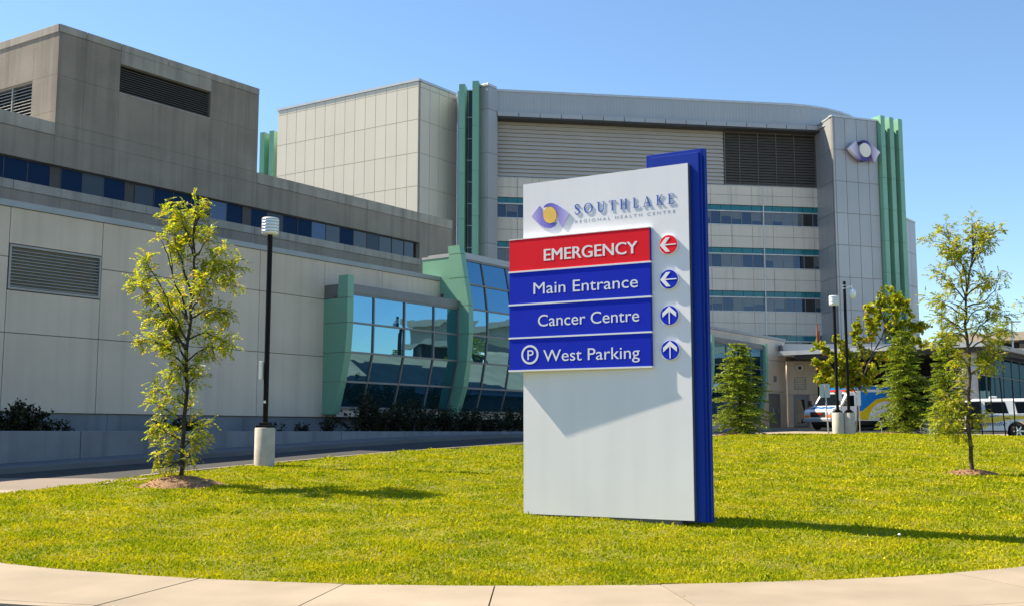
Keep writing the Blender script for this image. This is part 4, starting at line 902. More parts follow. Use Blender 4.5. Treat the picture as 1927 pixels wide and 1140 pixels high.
mb = MB(); mb.lathe((cc.x, cc.y, ctop - .32), [(.075, 0), (.075, .04)], 16); mb.lathe((cc.x, cc.y, ctop - .2), [(.075, 0), (.075, .04)], 16); mb.build('pole_band', M['galv'], cp)

# ------------------------------------------------------------------ plants
def leafquad(V, p, u, v, l, w): V.append((p, p + u * l * .45 + v * w, p + u * l, p + u * l * .55 - v * w))
def rvec(r): return Vector((r.gauss(0, 1), r.gauss(0, 1), r.gauss(0, 1))).normalized()
def mkleaves(name, V, m, parent):
    mb = MB(); i = 0
    for q in V: mb.v += [tuple(p) for p in q]; mb.f.append((i, i + 1, i + 2, i + 3)); i += 4
    mb.mi = [0] * len(V); mb.sm = [False] * len(V)
    return mb.build(name, m, parent, recalc=False)
def frond(V, r, p, u, n, l, w, up=.3):                      # pinnate leaf
    u = u.normalized(); side = u.cross(Vector((0, 0, 1)) + rvec(r) * .4).normalized(); q = p.copy()
    L = n * l * .55
    for i in range(n):
        t = i / max(1, n - 1); u2 = (u + Vector((0, 0, -.55 * t))).normalized(); q = q + u2 * L / n
        for sg in (1, -1):
            dr = (side * sg + u2 * .55 + rvec(r) * .22).normalized(); nv = dr.cross(u2 + rvec(r) * .5).normalized()
            wv = nv.cross(dr).normalized(); leafquad(V, q, dr, (wv * .8 + nv * .4).normalized(), l * r.uniform(.75, 1.15), w)
def limb_path(r, pts, Y0, dy):
    n = len(pts); o = []
    for i, p in enumerate(pts): o.append(at(p[0], p[1], Y0 + dy * (i / max(1, n - 1))))
    return o
def resample(P, n):
    L = [0]
    for a, b in zip(P, P[1:]): L.append(L[-1] + (b - a).length)
    o = []
    for t in np.linspace(0, L[-1], n):
        i = max(0, min(len(P) - 2, int(np.searchsorted(L, t)) - 1)); f = (t - L[i]) / max(1e-6, L[i + 1] - L[i]); o.append(P[i].lerp(P[i + 1], f))
    return o, L[-1]
def young_tree(name, label, basepx, trunk, limbs, seed, m, barkm, leaf=(.05, .012), per_m=15, fr_n=6, tr=(.048, .011), Y0=None, kind='frond', spread=.22, group=None, cat='tree'):
    r = random.Random(seed)
    g = ground(*basepx) if Y0 is None else at(basepx[0], basepx[1], Y0)
    g = Vector((g.x, g.y, T(g.x, g.y))); Y0 = g.y
    t = thing(name, g, label, cat, group); wood = MB(); V = []
    tp = [Vector((g.x, g.y, g.z - .1))] + limb_path(r, trunk, Y0, 0)
    tpr, _ = resample(tp, 26); tpr = [p + Vector((r.gauss(0, .012), r.gauss(0, .02), 0)) for p in tpr]
    wood.tube(tpr, [tr[0] * (1 - i / 25) ** .8 + tr[1] * (i / 25) + (.02 * (1 - i) if i < 1 else 0) for i in range(26)], 8)
    for lb in limbs:
        pts, dy, lf = lb[0], lb[1], (lb[2] if len(lb) > 2 else (.25, 1, 1.0))
        P, L = resample(limb_path(r, pts, Y0, dy), 9)
        P = [P[0]] + [p + rvec(r) * .02 * L for p in P[1:]]
        wood.tube(P, [.017 * (1 - i / 8.6) * min(1.5, .6 + L * .35) + .003 for i in range(9)], 5)
        n = int(L * per_m * lf[2])
        for i in range(n):
            f = lf[0] + (lf[1] - lf[0]) * r.random(); k = min(7, int(f * 8)); p = P[k].lerp(P[k + 1], f * 8 - k)
            ax = (P[k + 1] - P[k]).normalized(); d = (ax * .5 + rvec(r) + Vector((0, 0, .15))).normalized(); tl = spread * r.uniform(.3, 1.2) * (1.15 - .45 * f)
            e = p + d * tl; wood.tube([p, p.lerp(e, .5) + Vector((0, 0, .01)), e], [.0045, .004, .0025], 3, cap=False)
            for j in range(3):
                q = p.lerp(e, (j + 1) / 3); u = (d + rvec(r) * .9 + Vector((0, 0, -.12))).normalized()
                if kind == 'frond': frond(V, r, q, u, fr_n, leaf[0] * r.uniform(.85, 1.2), leaf[1])
                else:
                    for _ in range(fr_n):
                        u2 = (u + rvec(r) * .9 + Vector((0, 0, -.25))).normalized(); wv = u2.cross(rvec(r)).normalized(); leafquad(V, q + rvec(r) * .05, u2, wv, leaf[0] * r.uniform(.7, 1.2), leaf[1] * r.uniform(.8, 1.2))
    wood.build('trunk', barkm, t); mkleaves('crown', V, m, t)
    return t
c8 = lambda x, y: (230 + x / 3.8, 360 + y / 3.8)
full = (.25, 1, 1.0); bare = (.85, 1, .12); dense_ = (.15, 1, 1.25)
young_tree('young_tree', 'young yellow-green locust tree in a mulch ring left of the sign', (340, 914),
  [(343, 862), (345, 805), (351, 745), (350, 690), (352, 640), (357, 600), (361, 560), (366, 520), (364, 470), (366, 430), (368, 392)],
  [([(361, 560), (340, 500), (330, 440), (323, 384)], .5, dense_), ([(364, 470), (345, 420), (338, 386)], -.3, dense_), ([(366, 440), (372, 412), (370, 384)], .2, dense_), ([(366, 430), (378, 405), (386, 418)], .2, full),
   ([(352, 640), (325, 585), (300, 530), (270, 488)], -.6, full), ([(350, 660), (318, 600), (285, 555), (250, 528)], .6, dense_), ([(349, 690), (310, 650), (280, 640), (254, 634)], -.5, dense_), ([(349, 675), (322, 622), (290, 600), (266, 590)], .4, full),
   ([(352, 600), (332, 540), (318, 480), (314, 436)], .3, bare), ([(325, 520), (312, 470), (297, 442)], -.2, bare),
   ([(361, 560), (395, 525), (425, 500), (452, 505)], -.5, dense_), ([(364, 530), (392, 495), (412, 478), (428, 468)], .5, dense_), ([(365, 520), (405, 510), (430, 520), (440, 540)], .7, full), ([(357, 600), (390, 580), (420, 590), (436, 598)], -.6, dense_),
   ([(352, 640), (385, 625), (415, 640), (438, 652)], .5, dense_), ([(350, 680), (380, 655), (405, 655), (425, 640)], -.4, full), ([(351, 650), (330, 640), (312, 660), (300, 650)], .3, full), ([(364, 490), (385, 460), (395, 440)], -.4, full), ([(358, 590), (375, 560), (385, 520)], -.7, dense_), ([(355, 610), (335, 570), (325, 545)], .7, full), ([(363, 480), (350, 450), (345, 420)], .6, dense_),
   ([(348, 760), (320, 745), (300, 735), (284, 738)], .2, full), ([(347, 790), (320, 775), (300, 765), (288, 755)], -.3, full), ([(345, 830), (315, 815), (300, 800), (290, 810)], .3, dense_), ([(344, 850), (315, 845), (300, 850), (292, 860)], -.3, dense_), ([(344, 845), (365, 820), (380, 805), (383, 800)], .25, dense_), ([(345, 830), (362, 830), (375, 835)], -.2, full), ([(348, 780), (358, 760), (366, 755)], .2, full), ([(343, 870), (325, 870), (312, 880)], .2, full), ([(350, 720), (345, 700), (338, 690)], -.2, dense_), ([(351, 705), (336, 692), (322, 698)], .15, dense_), ([(351, 725), (366, 708), (376, 712)], -.15, dense_), ([(350, 740), (338, 722), (330, 718)], .1, dense_), ([(350, 700), (362, 685), (372, 690)], .2, dense_), ([(343, 860), (350, 868), (358, 860)], -.3, full)],
  21, M['locust'], M['barkd'], leaf=(.055, .0145), per_m=22, spread=.25)
z5 = lambda x, y: (1500 + x / 2.534, 400 + y / 2.534)
Z = lambda *a: [z5(*p) for p in a]
young_tree('sparse_tree', 'sparse young tree with open crown right of the sign', (1829, 893),
  Z((820, 1000), (818, 860), (828, 760), (815, 640), (800, 560), (803, 450), (808, 380), (822, 300), (835, 220), (835, 130), (833, 60)),
  [(Z((808, 380), (790, 230), (740, 150), (690, 55)), .4, full), (Z((830, 260), (870, 150), (930, 100), (985, 72)), -.4, full), (Z((822, 300), (760, 220), (700, 150), (648, 138)), -.3, full), (Z((835, 220), (850, 130), (860, 70), (832, 38)), .3, dense_),
   (Z((803, 420), (740, 350), (690, 300), (645, 282)), .4, dense_), (Z((802, 470), (760, 440), (715, 425), (678, 425)), -.3, dense_), (Z((800, 560), (740, 520), (700, 500), (655, 500)), .3, dense_), (Z((800, 590), (750, 570), (700, 590), (660, 620)), -.4, full),
   (Z((815, 640), (870, 540), (930, 500), (978, 490)), -.4, full), (Z((808, 400), (870, 340), (920, 330), (950, 400)), .5, full), (Z((806, 450), (890, 430), (940, 380), (980, 280)), .3, bare), (Z((818, 660), (880, 610), (950, 570), (1000, 560)), .4, dense_), (Z((820, 780), (860, 740), (930, 700), (985, 610)), -.4, full), (Z((826, 770), (880, 740), (930, 720), (960, 690)), .2, full),
   (Z((800, 540), (840, 470), (900, 450), (950, 455)), -.5, dense_), (Z((815, 620), (780, 570), (760, 540), (740, 560)), .5, full), (Z((835, 200), (880, 190), (920, 170), (900, 120)), .3, full), (Z((805, 420), (770, 280), (750, 240), (770, 180)), -.4, full), (Z((803, 500), (700, 430), (620, 420), (615, 415)), .2, bare),
   (Z((820, 960), (770, 930), (710, 960), (660, 980)), .3, dense_), (Z((820, 1000), (760, 990), (710, 1010), (655, 1010)), -.3, dense_), (Z((822, 1040), (780, 1030), (750, 1050), (790, 1070)), .2, full), (Z((820, 940), (760, 890), (720, 880), (690, 890)), .2, full), (Z((822, 1040), (840, 1000), (870, 950), (875, 940)), -.2, full), (Z((822, 900), (800, 850), (780, 790), (760, 770)), .3, full), (Z((826, 790), (810, 720), (790, 690), (760, 680)), -.3, full)],
  33, M['locustg'], M['bark'], leaf=(.056, .0155), per_m=22, spread=.27)
zz3 = lambda *a: [(1440 + x / 3.957, 500 + y / 3.957) for x, y in a]
young_tree('maple_tree', 'broad-leaved young maple behind the lamp posts by the ambulance', (1610, 806),
  zz3((690, 1100), (690, 960), (720, 850), (760, 750), (800, 650), (860, 550), (900, 450), (925, 330), (930, 180)),
  [(zz3((700, 950), (600, 830), (480, 760), (370, 720)), .6, dense_), (zz3((695, 930), (600, 880), (450, 860), (365, 850)), -.6, dense_), (zz3((710, 880), (560, 700), (450, 620), (380, 600)), .4, dense_), (zz3((720, 850), (620, 680), (560, 560), (510, 530)), -.6, dense_),
   (zz3((760, 750), (700, 600), (660, 500), (690, 420)), .5, dense_), (zz3((800, 650), (780, 500), (770, 400), (780, 310)), -.6, dense_), (zz3((860, 550), (1000, 450), (1060, 380), (1050, 280)), .6, dense_), (zz3((870, 560), (1000, 520), (1120, 470), (1190, 440)), -.4, full), (zz3((830, 620), (1000, 580), (1130, 560), (1230, 600)), .5, full), (zz3((900, 450), (860, 330), (860, 240), (880, 200)), .4, dense_), (zz3((915, 400), (990, 330), (1010, 270), (980, 220)), -.4, dense_),
   (zz3((760, 750), (860, 680), (940, 640), (1040, 640)), .6, full), (zz3((700, 950), (760, 860), (800, 800), (790, 760)), -.5, dense_), (zz3((690, 960), (560, 850), (500, 810), (440, 790)), .8, full), (zz3((740, 800), (640, 740), (560, 700), (500, 680)), -.8, full), (zz3((860, 550), (800, 470), (830, 400), (840, 350)), .7, full), (zz3((925, 330), (940, 250), (935, 190), (925, 170)), .2, dense_), (zz3((880, 500), (960, 430), (970, 380), (960, 340)), -.6, dense_), (zz3((700, 920), (640, 850), (620, 780), (640, 740)), .9, dense_)],
  44, M['maple'], M['bark'], leaf=(.19, .07), per_m=12, fr_n=5, tr=(.06, .015), Y0=56, kind='leaf', spread=.42)
young_tree('edge_tree', 'tree at the right edge with one twig reaching into view', (2050, 850),
  [(2040, 760), (2035, 660), (2030, 560), (2030, 470)], [([(2032, 640), (1990, 600), (1950, 585), (1906, 590)], .2, (.3, 1, .8)), ([(2032, 600), (1995, 560), (1950, 565), (1912, 572)], -.2, (.3, 1, .5)), ([(2035, 680), (1990, 640), (1960, 650)], .3, full), ([(2030, 560), (2070, 500)], .3, full), ([(2030, 520), (2010, 470), (2000, 440)], -.3, full), ([(2035, 650), (2090, 600)], .2, full)], 55, M['locustg'], M['bark'], per_m=9, Y0=27)

def conifer(label, base, H, W, seed, lean=0, top=1.0, name='conifer'):
    r = random.Random(seed); g = Vector((base[0], base[1], T(base[0], base[1]))); t = thing(name, g, label, 'tree', 'conifers near the drive'); wood = MB(); V = []
    tip = g + Vector((lean, 0, H)); wood.tube([g - Vector((0, 0, .1)), g.lerp(tip, .5) + Vector((.02, 0, 0)), tip], [.075, .045, .006], 8)
    nw = int(H * 7.5)
    for i in range(nw):
        f = .07 + .92 * i / nw; zc = g.lerp(tip, f); nb = 5 if f < .85 else 4; a0 = r.random() * 6.28
        for b in range(nb):
            a = a0 + b * 6.283 / nb + r.uniform(-.45, .45); L = W * .5 * (1 - f) ** .62 * r.uniform(.55, 1.22) + .10
            if f < .16: L *= .75
            out = Vector((math.cos(a), math.sin(a), 0)); side = Vector((-math.sin(a), math.cos(a), 0)); n = 6; P = []
            rise = r.uniform(.05, .35) if f > .35 else r.uniform(-.15, .2)
            for k in range(n + 1):
                q = k / n; P.append(zc + out * L * q + Vector((0, 0, L * (rise * q - .42 * q * q + .16 * q ** 3))))
            wood.tube(P, [.012 * (1 - k / n) + .003 for k in range(n + 1)], 3, cap=False)
            for k in range(1, n + 1):
                q = k / n
                for sg in (1, -1, 0):
                    u = (side * sg * r.uniform(.6, 1.0) + out * r.uniform(.5, 1.0) + Vector((0, 0, r.uniform(-.35, .15)))).normalized() if sg else (out + Vector((0, 0, -.15)) + rvec(r) * .3).normalized()
                    l2 = (.10 + .22 * L * (1 - .55 * q)) * r.uniform(.7, 1.2); m_ = max(3, int(l2 / .045))
                    for j in range(m_):
                        p = P[k] + u * l2 * j / m_ + Vector((0, 0, -.25 * l2 * (j / m_) ** 2))
                        for s2 in (1, -1):
                            d = (u * .8 + u.cross(Vector((0, 0, 1))).normalized() * s2 * .75 + rvec(r) * .35).normalized(); leafquad(V, p, d, d.cross(rvec(r)).normalized(), r.uniform(.07, .12), .019)
    wood.build('trunk', M['barkd'], t); mkleaves('crown', V, M['needle'], t); return t
conifer('dark green conifer standing closest to the right side of the blue sign', (C1.x, C1.y), 3.75, 2.55, 1)
conifer('dark green conifer in front of the ambulance with a mulch mound', (C2.x + .25, C2.y), 4.9, 2.9, 2)
c3 = at(1790, 825, 47); conifer('slim yellowish conifer behind the sparse tree and ahead of the white paramedic car', (c3.x, c3.y), 4.6, 1.9, 3)

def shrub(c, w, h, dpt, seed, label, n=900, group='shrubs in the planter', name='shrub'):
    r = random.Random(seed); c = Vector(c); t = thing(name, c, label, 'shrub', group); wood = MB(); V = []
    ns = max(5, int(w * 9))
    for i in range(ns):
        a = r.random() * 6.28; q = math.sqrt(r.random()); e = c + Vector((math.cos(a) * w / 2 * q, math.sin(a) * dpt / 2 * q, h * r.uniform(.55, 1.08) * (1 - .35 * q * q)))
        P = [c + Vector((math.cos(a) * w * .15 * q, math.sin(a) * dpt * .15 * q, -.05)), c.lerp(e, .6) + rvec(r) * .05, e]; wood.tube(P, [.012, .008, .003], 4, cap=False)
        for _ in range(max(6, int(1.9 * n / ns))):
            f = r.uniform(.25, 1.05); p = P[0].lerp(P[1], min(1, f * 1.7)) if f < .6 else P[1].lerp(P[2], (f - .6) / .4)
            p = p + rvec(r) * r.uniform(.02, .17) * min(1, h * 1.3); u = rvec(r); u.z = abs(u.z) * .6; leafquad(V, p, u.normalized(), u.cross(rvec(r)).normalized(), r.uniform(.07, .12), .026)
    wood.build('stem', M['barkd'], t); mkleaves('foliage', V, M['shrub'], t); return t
def planter(px, d): # spot on the planter bed at photo column px, d metres from the wall
    s_ = FA.hit(px, 800, d)[0]; q = FA.w(s_, d, 1.5); return q
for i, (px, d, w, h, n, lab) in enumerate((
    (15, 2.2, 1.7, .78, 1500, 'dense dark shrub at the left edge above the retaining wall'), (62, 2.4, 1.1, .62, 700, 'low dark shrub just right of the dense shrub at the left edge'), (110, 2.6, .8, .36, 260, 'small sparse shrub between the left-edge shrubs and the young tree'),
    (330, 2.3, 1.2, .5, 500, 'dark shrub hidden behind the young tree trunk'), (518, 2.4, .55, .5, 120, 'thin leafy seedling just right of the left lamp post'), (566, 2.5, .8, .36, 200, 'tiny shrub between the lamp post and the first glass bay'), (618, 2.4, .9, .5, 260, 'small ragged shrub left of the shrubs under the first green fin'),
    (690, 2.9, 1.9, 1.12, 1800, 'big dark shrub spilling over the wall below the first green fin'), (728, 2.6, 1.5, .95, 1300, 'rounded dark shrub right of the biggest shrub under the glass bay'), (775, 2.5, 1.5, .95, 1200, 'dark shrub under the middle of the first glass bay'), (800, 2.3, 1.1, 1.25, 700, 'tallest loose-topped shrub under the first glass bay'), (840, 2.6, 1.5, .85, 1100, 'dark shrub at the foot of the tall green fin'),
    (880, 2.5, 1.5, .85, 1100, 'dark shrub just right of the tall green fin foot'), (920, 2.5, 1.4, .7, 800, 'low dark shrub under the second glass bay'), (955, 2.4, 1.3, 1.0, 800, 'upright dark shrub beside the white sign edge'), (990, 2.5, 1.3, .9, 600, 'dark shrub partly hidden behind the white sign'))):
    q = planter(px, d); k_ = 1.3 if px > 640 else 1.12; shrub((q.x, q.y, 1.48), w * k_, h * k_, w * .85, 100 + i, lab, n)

# ------------------------------------------------------------------ small posts, signs and flowers
def post(px, ybase, ytop, Y, r, m, name, label, cat, group=None, topx=None, seg=8):
    b = at(px, ybase, Y); zb = T(b.x, b.y); e = at(px if topx is None else topx, ytop, Y)
    o = MB().tube([(b.x, b.y, zb - .2), (e.x, e.y, e.z)], r, seg).build(name, m); return tag(o, label, cat, group), b, e
for (xb, xt, yt, lab) in ((1849.6, 1841, 704, 'leftmost thin black stake in front of the white paramedic car'), (1870, 1862.5, 716, 'shortest thin black stake, second of the four before the paramedic car'), (1893.6, 1881, 709, 'third thin black stake from the sparse tree, leaning most'), (1912, 1904.7, 714, 'rightmost thin black stake, over the rear wheel of the paramedic car')):
    post(xb, 824, yt, 44.5, .026, M['black'], 'metal_stake', lab, 'stake', 'thin black stakes along the lawn edge', xt)
b = at(1560, 818, 45); zb = T(b.x, b.y); e = at(1552, 722, 45); rs = thing('road_sign', (b.x, b.y, zb), 'small road sign seen from its plain grey back left of the lamp posts', 'sign')
MB().tube([(b.x, b.y, zb - .2), (e.x, e.y, e.z)], .03, 8).build('post', M['galv'], rs)
fs_ = Frame((e.x, e.y), 97); mb = MB(); mb.prism_sz(fs_, [(x, y) for cx, cy, a0 in ((.16, e.z - .03, 0), (-.16, e.z - .03, 90), (-.16, e.z - .5, 180), (.16, e.z - .5, 270)) for x, y in [(cx + .045 * math.cos(R(a)), cy + .045 * math.sin(R(a))) for a in (a0, a0 + 30, a0 + 60, a0 + 90)]], -.05, -.035); mb.build('sign_plate', M['plate'], rs)
for (x0, x1, yb, yt, lab, plate) in ((1619, 1615.5, 818, 735, 'slim white parking sign on a thin post right of the camera pole', True), (1585, 1580.5, 780, 735, 'slim white sign post seen between the two lamp poles', False), (1660, 1658, 812, 790, 'short white marker post before the ambulance rear', None)):
    Y = 47 if plate is not None else 50; b = at(x0, yb, Y); zb = T(b.x, b.y); e = at(x1, yt, Y); t = thing('sign_post' if plate is not None else 'marker_post', (b.x, b.y, zb), lab, 'sign' if plate is not None else 'post')
    MB().tube([(b.x, b.y, zb - .2), (e.x, e.y, e.z)], .022, 6).build('post', M['galv'], t)
    if plate is not None: f_ = Frame((e.x, e.y), 105); MB().box(f_, -.08, .08, .03, .045, e.z - (.62 if plate else .4), e.z + .02).build('sign_plate', M['letter'], t)
for xb, xt, yb, yt, lab in ((1694, 1685, 803, 779, 'white slanted tree support left of the conifer trunk by the ambulance'), (1738, 1730, 815, 780, 'white slanted tree support right of the conifer trunk by the ambulance')):
    post(xb, yb, yt, 50.5, .035, M['letter'], 'tree_support', lab, 'stake', 'white tree supports', xt)
def dandelion(p, m, h, r, label, group, name='dandelion'):
    t = thing(name, p, label, 'flower', group); MB().tube([p, p + Vector((.01, 0, h))], .004, 4).build('stem', M['turf'], t); MB().lathe(p + Vector((.01, 0, h)), [(.001, -r * .6), (r * .8, -r * .3), (r, 0), (r * .7, r * .5), (.001, r * .7)], 8).build('flower_head', m, t)
p = ground(1692, 1024); dandelion(p, M['acrylic'], .13, .024, 'white dandelion clock standing up against the sign shadow', None)
for x_, y_ in ((1354, 893), (1360, 922), (1573, 840), (1636, 980), (1664, 1059), (1880, 969), (740, 925), (1452, 905), (1764, 915), (840, 870), (1425, 905), (1640, 915)):
    p = ground(x_, y_); dandelion(p, M['vyel'], .055, .022, 'small yellow dandelion in the lawn', 'yellow dandelions in the lawn')

for k, (x_, y_) in enumerate(((1352, 1120), (1386, 1118), (1290, 1128))):
    p = ground(x_, y_); p.z = T(p.x, p.y) + .035; a = k * 1.9; mb = MB(); u = Vector((math.cos(a), math.sin(a), .12)) * .045; v = Vector((-math.sin(a), math.cos(a), .3)) * .018
    mb.add([p, p + u * .5 + v, p + u, p + u * .5 - v, p + Vector((0, 0, -.003)), p + u * .5 + v * .9, p + u * .97, p + u * .5 - v * .9], [(0, 1, 2, 3), (7, 6, 5, 4)]); tag(mb.build('dry_leaf', M['rust'], recalc=False), 'small dry brown leaf lying on the pale sidewalk', 'leaf', 'dry leaves on the sidewalk')

# ------------------------------------------------------------------ vehicles
def arch(cx, r, z0, n=10, flip=False): return [(cx + r * math.cos(a), z0 + r * math.sin(a)) for a in np.linspace(math.pi, 0, n)]
def wheel(t, x, y, r, w, side):
    o = MB().lathe((x, y, r), [(r * .62, -w / 2), (r * .9, -w / 2), (r, -w * .32), (r, w * .32), (r * .9, w / 2), (r * .62, w / 2)], 28, axis='y').build('wheel', M['rubber'], t, local=True)
    f = w / 2 * side; k = MB(); k.lathe((x, y, r), [(r * .66, f * 1.0), (r * .64, f * 1.09), (r * .58, f * 1.05), (r * .56, f * 1.02), (.001, f * 1.01)], 24, axis='y', mi=1)
    for i in range(6):
        a = i * math.pi / 3; u = Vector((math.cos(a), 0, math.sin(a))); v = Vector((-math.sin(a), 0, math.cos(a))); c = Vector((x, y + f * 1.08, r))
        pts = [c + u * r * .12 + v * r * .1, c + u * r * .6 + v * r * .075, c + u * r * .6 - v * r * .075, c + u * r * .12 - v * r * .1]; q = [p - Vector((0, f * .05, 0)) for p in pts]
        k.add(pts + q, [(0, 1, 2, 3), (7, 6, 5, 4), (0, 4, 5, 1), (1, 5, 6, 2), (2, 6, 7, 3), (3, 7, 4, 0)])
    k.lathe((x, y, r), [(r * .18, f * 1.02), (r * .17, f * 1.12), (.001, f * 1.13)], 14, axis='y'); k.build('rim', [M['chrome'], M['trim']], o, local=True)
def loc(mb, name, m, t, **k): return mb.build(name, m, t, local=True, **k)
LF = LOCAL
def side(mb, poly, y, th=.008, mi=0): mb.prism_sz(LF, poly, -y, -y - th if y < 0 else -y + -th, mi) ; return mb     # slab on the +y side
# white paramedic car, seen from its left, front door open
sp = at(1848, 826, 52); g = Vector((sp.x, sp.y, T(sp.x, sp.y))); suv = thing('paramedic_car', g, 'white paramedic car with blue and yellow stripe, its front door open', 'car', rz=R(90 - 291))
wb_ = 1.53; wr = .385; W2 = .98
low = [(-2.62, .45), (-2.62, .95), (-2.56, 1.16), (2.0, 1.14), (2.32, 1.08), (2.56, .98), (2.66, .80), (2.66, .48), (2.45, .36)] 
under = [(wb_ + .47, .36)] + arch(wb_, .46, .40)[::-1] + [(wb_ - .47, .34), (-wb_ + .47, .34)] + arch(-wb_, .46, .40)[::-1] + [(-wb_ - .47, .40)]
loc(MB().prism_sz(LF, low + under, -W2, W2), 'body', M['white'], suv, bevel=.05)
def hull(mb, bot, top, zb, zt, wbt, wtp, mi=0):
    n = len(bot); v = [(x, y * wbt, zb) for x, y in bot] + [(x, y * wtp, zt) for x, y in top]; mb.add(v, [tuple(range(n))[::-1], tuple(range(n, 2 * n))] + [(i, (i + 1) % n, n + (i + 1) % n, n + i) for i in range(n)], mi); return mb
bot = [(-2.56, -1), (1.42, -1), (1.58, 0), (1.42, 1), (-2.56, 1), (-2.6, 0)]; top = [(-2.38, -1), (.55, -1), (.66, 0), (.55, 1), (-2.38, 1), (-2.42, 0)]
loc(hull(MB(), bot, top, 1.135, 1.82, .95, .80), 'cabin', M['white'], suv, bevel=.04)
loc(hull(MB(), [(-2.3, -1), (.45, -1), (.45, 1), (-2.3, 1)], [(-2.2, -1), (.3, -1), (.3, 1), (-2.2, 1)], 1.815, 1.88, .78, .66), 'roof', M['white'], suv, bevel=.03)
def winq(x0, x1, x2, x3, sgn):
    yo = lambda z: sgn * (.95 - .15 * (z - 1.135) / .685 + .006); za, zb2 = 1.2, 1.73
    v = [(x0, yo(za), za), (x1, yo(za), za), (x2, yo(zb2), zb2), (x3, yo(zb2), zb2)]; q = [(x, y - sgn * .03, z) for x, y, z in v]; m_ = MB(); m_.add(v + q, [(0, 1, 2, 3), (7, 6, 5, 4), (0, 4, 5, 1), (1, 5, 6, 2), (2, 6, 7, 3), (3, 7, 4, 0)]); return loc(m_, 'side_window', M['vglass'], suv)
for sg in (1, -1): winq(-2.35, -1.52, -1.42, -2.22, sg); winq(-1.15, -.18, -.16, -1.02, sg)
o_ = winq(.02, 1.20, .50, .02, -1)
m_ = MB(); m_.add([(1.40, -.86, 1.2), (1.40, .86, 1.2), (.70, .72, 1.76), (.70, -.72, 1.76), (1.46, -.86, 1.2), (1.46, .86, 1.2), (.74, .72, 1.78), (.74, -.72, 1.78)], [(3, 2, 1, 0), (4, 5, 6, 7), (0, 1, 5, 4), (1, 2, 6, 5), (2, 3, 7, 6), (3, 0, 4, 7)]); loc(m_, 'windscreen', M['vglass'], suv)
m_ = MB(); m_.prism_sz(LF, [(-.02, .45), (1.02, .45), (1.12, 1.1), (1.08, 1.22), (.52, 1.74), (.02, 1.76)], -W2 - .004, -W2 + .25); loc(m_, 'door_opening', M['dark'], suv)
loc(MB().box(Frame((.42, 0), 90), -.28, .22, -.80, -.35, .62, .80), 'seat', M['trim'], suv, bevel=.05); 
da = R(62); hx, hy = 1.08, W2; ux, uy = -math.cos(da), math.sin(da); fd = Frame((hx, hy), math.degrees(math.atan2(ux, uy)))
m_ = MB(); m_.prism_sz(fd, [(0, .48), (1.02, .48), (1.04, 1.14), (0, 1.12)], -.05, .05); dr = loc(m_, 'front_door', M['white'], suv, bevel=.02)
m_ = MB(); m_.prism_sz(fd, [(.1, 1.14), (.98, 1.15), (.98, 1.70), (.62, 1.72)], -.012, .012); loc(m_, 'door_window', M['vglass'], dr)
stripe = lambda pts, m2, nm: loc(MB().prism_sz(LF, pts, -W2 - .006, -W2 - .001), nm, m2, suv)
stripe([(-.03, 1.0), (-.03, .78), (-.06, .55), (-.10, .48), (-.20, .58), (-.35, .70), (-.75, .82), (-1.2, .90), (-2.55, .98), (-2.55, 1.10), (-.9, 1.09)], M['vyel'], 'yellow_stripe'); stripe([(-.03, 1.01), (-.9, 1.10), (-.03, 1.11)], M['vdblue'], 'blue_stripe')
class SideFrame:                                                     # text frame on the left flank: s runs towards the rear
    def __init__(f, y): f.y = y
    def w(f, s, d, z): return Vector((-s, f.y + d, z))
def loctext(body, s0, s1, z0, cap, y, m2, parent, shear=.3, bold=.01):
    root = thing('tmp', (0, 0, 0), 'x', 'y'); o = text_mesh(body, SideFrame(y), s0, s1, z0, cap, 0, .006, m2, root, 'lettering', bold, shear); o.parent = parent; bpy.data.objects.remove(root); return o
loctext('Paramedic', -.55, 1.05, .64, .19, W2 + .007, M['vdblue'], suv)
for sx in (wb_, -wb_):
    for sg in (1, -1): wheel(suv, sx, sg * .86, wr, .26, sg)
m_ = MB(); m_.box(LF, -1.05, 1.05, -W2 - .12, -W2 + .06, .36, .41); loc(m_, 'running_board', M['trim'], suv, bevel=.01)
m_ = MB(); m_.box(Frame((-.55, 0), 90), -.16, .16, -.62, .62, 1.90, 2.0); lb_ = loc(m_, 'light_bar', M['clear'], suv, bevel=.03)
loc(MB().box(LF, 2.62, 2.70, -.9, .9, .42, .62), 'front_bumper', M['white'], suv, bevel=.03); loc(MB().box(LF, -2.70, -2.60, -.95, .95, .48, .72), 'rear_bumper', M['trim'], suv, bevel=.03)
for sg in (1, -1): loc(MB().box(LF, 2.50, 2.675, sg * .86 - .12, sg * .86 + .12, .72, .92), 'headlight', M['clear'], suv, bevel=.02)
loc(MB().box(LF, 2.60, 2.68, -.55, .55, .68, .90), 'grille', M['trim'], suv); loc(MB().box(LF, -1.2, -1.0, -W2 - .03, -W2, .96, 1.0), 'door_handle', M['trim'], suv, bevel=.008)
for sg in (1,): loc(MB().box(LF, 1.0, 1.18, -1.2, -1.0, 1.12, 1.32), 'mirror', M['trim'], suv, bevel=.04)
for x_ in (-.02, -1.22): loc(MB().box(LF, x_ - .006, x_ + .006, -W2 - .003, -W2 + .01, .5, 1.12), 'door_gap', M['trim'], suv)
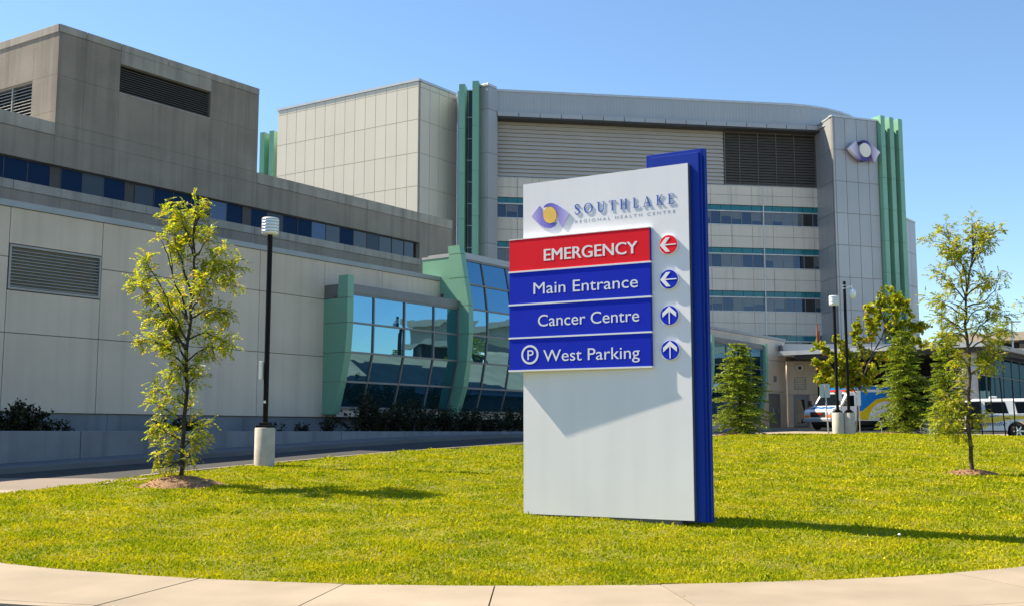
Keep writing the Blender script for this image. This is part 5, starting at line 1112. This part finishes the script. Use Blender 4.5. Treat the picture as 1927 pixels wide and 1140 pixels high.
# ambulance under the canopy
ap = at(1600, 806, 68.5); g = Vector((ap.x, ap.y, T(ap.x, ap.y))); amb = thing('ambulance', g, 'blue, white and yellow box ambulance parked nose-out under the canopy', 'ambulance', rz=R(90 - 231))
BX0, BX1, BW, BZ0, BZ1 = -3.3, .75, 1.12, .55, 2.72
loc(MB().prism_sz(LF, [(BX0, BZ0), (-2.5, BZ0)] + arch(-1.95, .46, .52) + [(-1.4, BZ0), (BX1, BZ0), (BX1, BZ1 - .42), (BX1, BZ1 - .02), (BX1 - .04, BZ1), (BX0, BZ1)], -BW, BW), 'box_body', M['white'], amb, bevel=.04)
flank = lambda pts, m2, nm, y=BW: loc(MB().prism_sz(LF, pts, -y - .008, -y - .001), nm, m2, amb)
flank([(BX1 - .03, 2.32), (BX0 + .03, 2.32), (BX0 + .03, 1.9), (-2.2, 2.02), (-1.2, 1.88), (-.3, 1.45), (.3, 1.15), (BX1 - .03, 1.10)], M['vblue'], 'blue_flank')
flank([(BX1 - .03, 1.09), (.3, 1.14), (-.3, 1.44), (-1.2, 1.87), (-2.2, 2.01), (BX0 + .03, 1.89), (BX0 + .03, 1.72), (-2.2, 1.8), (-1.3, 1.62), (-.75, 1.30), (-.45, .95), (-.3, .6), (BX1 - .25, .6), (BX1 - .03, .8)], M['vyel'], 'yellow_swoosh')
flank([(BX1 - .02, 2.47), (BX0 + .02, 2.47), (BX0 + .02, 2.69), (BX1 - .02, 2.69)], M['vblue'], 'blue_roof_band')
loc(MB().box(LF, BX1 + .001, BX1 + .05, -BW + .03, BW - .03, 2.46, 2.68), 'roof_light_band', M['vblue'], amb, bevel=.01)
m_ = MB(); m_.box(LF, BX1 + .001, BX1 + .07, -.95, .95, 2.33, 2.43); loc(m_, 'light_bar', M['redl'], amb, bevel=.02)
for x_ in (.5, -.45, -1.5): loc(MB().box(LF, x_ - .07, x_ + .07, -BW - .04, -BW - .009, 2.30, 2.40), 'flank_light', M['clear'], amb, bevel=.01)
for x_ in (-.35, -1.2, -2.6): loc(MB().box(LF, x_ - .006, x_ + .006, -BW - .010, -BW - .0085, .62, 2.3), 'door_gap', M['trim'], amb)
cab = [(.70, .5), (.78, .5), (1.72, .5)] + arch(2.2, .44, .48) + [(2.68, .5), (3.25, .5), (3.32, .62), (3.30, 1.05), (3.18, 1.20), (2.35, 1.40), (1.62, 2.16), (1.40, 2.24), (.70, 2.26)]
loc(MB().prism_sz(LF, cab, -.98, .98), 'cab', M['white'], amb, bevel=.06)
m_ = MB(); a, b_ = Vector((2.30, 0, 1.46)), Vector((1.66, 0, 2.14)); nn = Vector((.73, 0, .69)) * .012
m_.add([(a.x, -.84, a.z), (a.x, .84, a.z), (b_.x, .76, b_.z), (b_.x, -.76, b_.z)] + [(a.x + .035, -.84, a.z + .035), (a.x + .035, .84, a.z + .035), (b_.x + .035, .76, b_.z + .035), (b_.x + .035, -.76, b_.z + .035)], [(3, 2, 1, 0), (4, 5, 6, 7), (0, 1, 5, 4), (1, 2, 6, 5), (2, 3, 7, 6), (3, 0, 4, 7)]); loc(m_, 'windscreen', M['vglass'], amb)
for sg in (1, -1):
    y_ = sg * .985; loc(MB().prism_sz(LF, [(.95, 1.42), (2.12, 1.42), (1.58, 2.05), (.95, 2.08)], -y_ - .006, -y_ + .006), 'side_window', M['vglass'], amb)
    loc(MB().box(LF, 2.15, 2.3, -sg * 1.32 - .1, -sg * 1.32 + .1, 1.42, 1.78), 'mirror', M['trim'], amb, bevel=.03); loc(MB().box(LF, 2.19, 2.23, min(-sg * 1.23, -sg * .95), max(-sg * 1.23, -sg * .95), 1.46, 1.5), 'mirror_arm', M['trim'], amb)
    loc(MB().box(LF, 3.22, 3.34, sg * .74 - .19, sg * .74 + .19, .88, 1.05), 'headlight', M['clear'], amb, bevel=.02); loc(MB().box(LF, 3.22, 3.345, sg * .76 - .19, sg * .76 + .19, .72, .87), 'indicator', M['amber'], amb, bevel=.02)
    wheel(amb, 2.2, sg * .84, .38, .26, sg); wheel(amb, -1.95, sg * .92, .38, .34, sg)
loc(MB().box(LF, 3.2, 3.33, -.52, .52, .74, 1.06), 'grille', M['trim'], amb); loc(MB().box(LF, 3.335, 3.35, -.3, .3, .92, .97), 'grille_bar', M['redl'], amb)
loc(MB().box(LF, 3.15, 3.45, -1.0, 1.0, .46, .68), 'front_bumper', M['galv'], amb, bevel=.04)
m_ = MB()
for y0 in (-.75, -.2, .35): m_.add([(2.45, y0, 1.395), (3.0, y0, 1.262), (3.0, y0 + .4, 1.262), (2.45, y0 + .4, 1.395), (2.45, y0, 1.38), (3.0, y0, 1.247), (3.0, y0 + .4, 1.247), (2.45, y0 + .4, 1.38)], [(3, 2, 1, 0), (4, 5, 6, 7), (0, 1, 5, 4), (1, 2, 6, 5), (2, 3, 7, 6), (3, 0, 4, 7)])
loc(m_, 'bonnet_stripes', M['vblue'], amb)
loc(MB().box(LF, BX0 + .2, 3.0, -.7, .7, .32, .56), 'chassis', M['trim'], amb)
